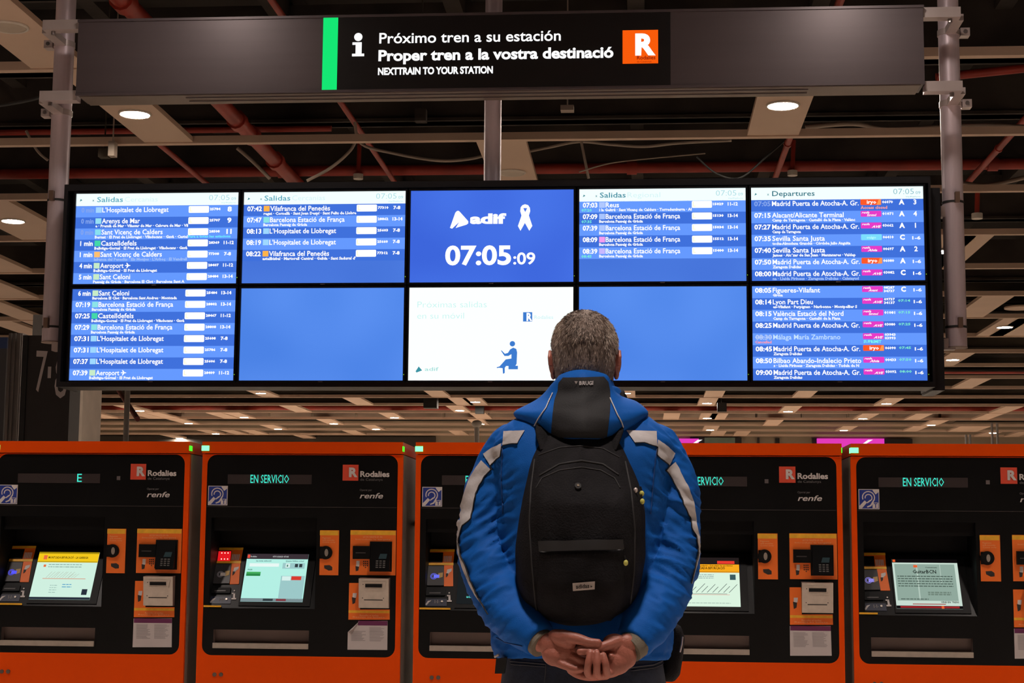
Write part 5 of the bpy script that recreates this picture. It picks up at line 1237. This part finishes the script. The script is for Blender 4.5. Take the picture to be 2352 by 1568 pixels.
# pieces sewn on the hood hang on the jacket as parts beside it
bl = [(1294, 868), (1284, 880), (1282, 898), (1274, 920), (1270, 950), (1268, 980), (1267, 1003)]; br = [(1386, 866), (1396, 878), (1400, 898), (1402, 920), (1400, 950), (1396, 980), (1393, 1005)]
band(TH, bl, br, 30, 14, .0022).build('hood_panel', m_jkb, jacket)
mb = MB(); cord(TH, [(1271, 903), (1262, 922), (1255, 938), (1240, 958), (1228, 977)], .0016, .0028, mb=mb); mb.build('white_piping', m_refl, jacket)
mb = MB(); cord(TH, [(1400, 915), (1409, 935), (1418, 955), (1426, 968), (1430, 980)], .0016, .0028, mb=mb); mb.build('white_piping', m_refl, jacket)
def letter_on(tree, t, x, y, cap, wpx, off, m, parent, name='maker_print', rotdeg=0, bold=.03):
    """letters draped over cloth: every outline point is laid on the surface below it"""
    vs, fs, w0 = glyphs(t, bold, 0, 2); ca, sa = math.cos(math.radians(rotdeg)), math.sin(math.radians(rotdeg)); out = []
    for a, b in vs:
        u, v = a * wpx / w0, b * cap / .682
        out.append(drape_pt(tree, x + u * ca - v * sa * -1, y - v * ca + u * sa, off)[0])
    return MB().add(out, fs).build(name, m, parent)
letter_on(TH, 'BRUGI', 1332, 884.5, 8, 29, .0045, m_refl, jacket)
p0, n0 = drape_pt(TH, 1325, 880, .0045); MB().add([p0 + Vector((-.004, -.002, .004)), p0 + Vector((.004, 0, .004)), p0 + Vector((0, 0, -.003))], [(0, 2, 1)]).build('maker_mark', m_refl, jacket)

# ---- trousers, belt, shoes
tr = MB()
zt0 = H(1337, 1495).z
def RZ(px, z, hw, ry, dy=0): return (H(px, 1500).x, YM_ + dy, z, hw, ry)
loft(tr, [RZ(1340, zt0 + .03, .185, .115), RZ(1340, zt0 - .03, .19, .125, -.005), RZ(1340, zt0 - .10, .198, .135, -.01), RZ(1340, zt0 - .17, .195, .13, -.005), RZ(1340, zt0 - .24, .175, .10)], 36, 2.5)
for sx in (-1, 1):
    g = H(1340, 1500).x
    q = catmull([(g + sx * .095, YM_ - .012, zt0 - .12, .108), (g + sx * .100, YM_, zt0 - .30, .095), (g + sx * .108, YM_ + .01, zt0 - .50, .075), (g + sx * .112, YM_, zt0 - .68, .070), (g + sx * .115, YM_ - .005, .07, .068)], 5)
    tr.tube([Vector(x[:3]) for x in q], [x[3] for x in q], 24)
trs = tr.build('trousers', m_jean, man); finish(trs, voxel=.007, smooth=4)
for v, vn in zip(trs.data.vertices, [v.normal.copy() for v in trs.data.vertices]): v.co += vn * .004 * noise.noise(Vector((v.co.x * 12, v.co.y * 12, v.co.z * 8)))
TT = bvh(trs)
for ln, r_ in (([(1172, 1518), (1255, 1525), (1251, 1567)], .0016), ([(1446, 1533), (1500, 1526), (1540, 1508)], .0022), ([(1174, 1525), (1252, 1531)], .0012), ([(1448, 1540), (1502, 1533), (1540, 1516)], .0012)): cord(TT, ln, r_, .001).build('pocket_seam', m_seam, trs)
for sx in (-1, 1):
    g = H(1340, 1500).x + sx * .115
    sh = MB(); loft(sh, [(g, YM_ + .045, .0, .046, .135), (g, YM_ + .045, .03, .048, .138), (g, YM_ + .035, .055, .044, .115), (g, YM_ + .0, .085, .040, .065), (g, YM_ - .01, .11, .042, .055)], 24, 2.4)
    s_ = sh.build('shoe', m_shoe, man); MB().box((g - .045, YM_ - .085, 0), (g + .045, YM_ - .03, .012)).build('heel', m_black, s_)
# hip clip on the left and strap
MB().prism([H(1141, 1512, -.10), H(1166, 1508, -.10), H(1160, 1545, -.10), H(1138, 1545, -.10)], NF, .02).build('belt_clip', m_bpd, trs)
MB().tube([H(1136, 1508, -.11), H(1146, 1503, -.115)], .003, 8).build('clip_hook', m_clamp, trs)

# ---- waist pouch at the right hip
wx = H(1556, 1495)
pouch = thing('waist_pouch', 'black pouch hanging at the right hip, half behind the jacket', 'bag', (wx.x, YM_ + .02, H(1556, 1560).z))
pm_ = MB(); pillow(pm_, [(1515, 1450), (1550, 1432), (1565, 1440), (1573, 1465), (1570, 1500), (1562, 1550), (1548, 1566), (1520, 1565)], .05, lambda x, y: .03, thick=.07, ns=8, pw=4)
po = pm_.build('pouch_body', m_bp, pouch); finish(po, voxel=.005, smooth=3)
MB().tube([H(1568, 1462, -.02), H(1566, 1480, -.025), H(1562, 1497, -.022)], .002, 6).build('zip_pull', m_clamp, pouch)
MB().tube([H(1530, 1440, .02), H(1500, 1400, .10)], .012, 8, flat=.3).build('strap', m_bp, pouch)

# ================================================================== BACKPACK
bz = H(1332, 1437, -.2)
bag = thing('backpack', 'worn black backpack with small white label, on the back of the person', 'backpack', (bz.x, bz.y, bz.z))
bo = catmull([(1262, 985), (1240, 1008), (1222, 1050), (1207, 1110), (1193, 1180), (1184, 1250), (1183, 1310), (1189, 1355), (1206, 1390), (1240, 1415), (1280, 1431), (1326, 1438), (1372, 1434), (1415, 1418), (1448, 1392), (1470, 1352), (1480, 1300), (1482, 1240), (1476, 1175), (1462, 1110), (1442, 1055), (1420, 1010), (1398, 985), (1330, 975), (1262, 985)], 2)[:-1]
def bag_dy(x, y): return -.118 - .045 * max(0, min(1, (y - 990) / 160))
bm = MB(); pillow(bm, bo, .115, lambda x, y: bag_dy(x, y), pw=4.2, ns=16, cen=(1331, 1230), thick=.05, tap=lambda y: .30 + .70 * max(0, min(1, (y - 985) / 170)) ** .7)
bb = bm.build('bag_body', m_bp, bag); finish(bb, voxel=.0045, smooth=5)
for v, vn in zip(bb.data.vertices, [v.normal.copy() for v in bb.data.vertices]):
    p = v.co + ORG['bag_body']; up_ = max(0, min(1, (p.z - H(1330, 1260).z) / .15))
    f1 = 1 - 2 * abs(noise.noise(Vector((p.x * 13, p.y * 2, p.z * 3.2 + 2))))
    f2 = noise.noise(Vector((p.x * 30, p.y * 10, p.z * 12)))
    v.co += vn * (up_ * .009 * f1 + .0022 * f2 + (1 - up_) * .003 * noise.noise(Vector((p.x * 10, 0, p.z * 16))))
TB = bvh(bb)
def sm(l, r=.0018, name='seam', m=None): return cord(TB, l, r, .0005).build(name, m or m_bpl, bag)
sm([(1238, 1045), (1285, 1028), (1335, 1024), (1385, 1030), (1422, 1050)]); sm([(1240, 1092), (1285, 1066), (1335, 1058), (1385, 1066), (1420, 1090)], .0026)
sm([(1232, 1120), (1245, 1098), (1285, 1080), (1335, 1073), (1380, 1080), (1412, 1098), (1424, 1120)])
sm([(1228, 1055), (1220, 1120), (1216, 1200), (1222, 1300), (1232, 1400)], .0022); sm([(1436, 1060), (1450, 1130), (1458, 1220), (1456, 1310), (1448, 1385)], .0022)
# front pocket with zip
pk = [(1236, 1262), (1228, 1300), (1230, 1360), (1240, 1400), (1262, 1418), (1290, 1426), (1330, 1429), (1372, 1426), (1400, 1416), (1420, 1400), (1430, 1350), (1432, 1300), (1430, 1262), (1380, 1270), (1335, 1274), (1285, 1271)]
g = band(TB, [(1242, 1268), (1240, 1300), (1236, 1350), (1240, 1398), (1262, 1420)], [(1428, 1262), (1430, 1300), (1430, 1350), (1424, 1398), (1400, 1420)], 20, 18, .006).build('front_pocket', m_bp, bag)
mo = g.modifiers.new('t', 'SOLIDIFY'); mo.thickness = .008; mo.offset = -1 if g.data.polygons[0].normal.y < 0 else 1; finish(g)
TP = bvh(bb, g)
sm([(1242, 1268), (1285, 1275), (1335, 1277), (1385, 1272), (1430, 1262)], .0030, 'zip', m_bpd)
fl = band(TB, [(1240, 1242), (1242, 1266)], [(1428, 1238), (1430, 1260)], 8, 20, .009).build('pocket_flap', m_bpl, bag)
sm([(1247, 1290), (1244, 1350), (1250, 1400)], .0014, 'seam', m_bpd); sm([(1418, 1290), (1418, 1350), (1410, 1400)], .0014, 'seam', m_bpd)
lb = band(TP, [(1315, 1338), (1316, 1356)], [(1366.5, 1334), (1366, 1352)], 5, 6, .0035).build('maker_label', mat('label_cream', (.46, .40, .37), .7), bag)
letter_on(TP, 'adidas', 1323, 1350, 8.5, 31, .0055, m_ink, bag, 'label_print', -4)
p0, n0 = drape_pt(TP, 1358, 1345, .0055); MB().disc(p0, .003, n0, .0005, 3).build('label_print', m_ink, bag)
p0, n0 = drape_pt(TB, 1327, 1117, .001); MB().disc(p0, .0075, n0, .004, 20).build('snap_button', m_bpl, bag); MB().disc(p0 + n0 * .004, .003, n0, .0012, 12).build('button_cap', mat('button_bronze', (.12, .09, .06), .4, .5), bag)
m_pull = mat('lime_zip_pull', (.50, .48, .10), .5)
for x, y in ((1467, 1136), (1468, 1153), (1433, 1291)):
    p0, n0 = drape_pt(TP, x, y, .008); MB().ellips(p0, .0055, .0045, .0068, 12, 8).build('zip_pull', m_pull, bag)
    MB().tube([p0 + UZ * .006, p0 + UZ * .016 - UX * .003], .0018, 6).build('zip_cord', m_bpd, bag)
p0, n0 = drape_pt(TP, 1457, 1127, .004); MB().ellips(p0, .005, .004, .006, 10, 6).build('zip_slider', m_clamp, bag)
# shoulder straps: from the bag top over both shoulders, close round the neck
for sx, l in ((-1, [(1262, 1035), (1256, 1015), (1252, 1000)]), (1, [(1398, 1035), (1406, 1015), (1412, 1000)])):
    pts = [drape_pt(TJ, x, y, .004)[0] for x, y in l]
    zt1 = H(1340, 940).z; x = pts[-1].x
    hit = TJ.ray_cast(Vector((x, YM_, 2.5)), Vector((0, 0, -1))); topz = hit[0].z if hit[0] is not None else zt1
    pts += [pts[-1] + Vector((0, .03, .03)), Vector((x, YM_ - .04, topz - .03)), Vector((x, YM_ + .01, topz - .022)), Vector((x + sx * .01, YM_ + .05, topz - .03))]
    for z in (1.42, 1.34, 1.25, 1.15):
        h = TJ.ray_cast(Vector((x + sx * .02, YM_ + 1, z)), Vector((0, -1, 0)))
        if h[0] is not None: pts.append(h[0] + Vector((0, .007, 0)))
    MB().tube(pts, .026, 10, flat=.2, up=Vector((0, 0, 1))).build('shoulder_strap', m_bp, bag)
bpy.data.objects.remove(_tob)
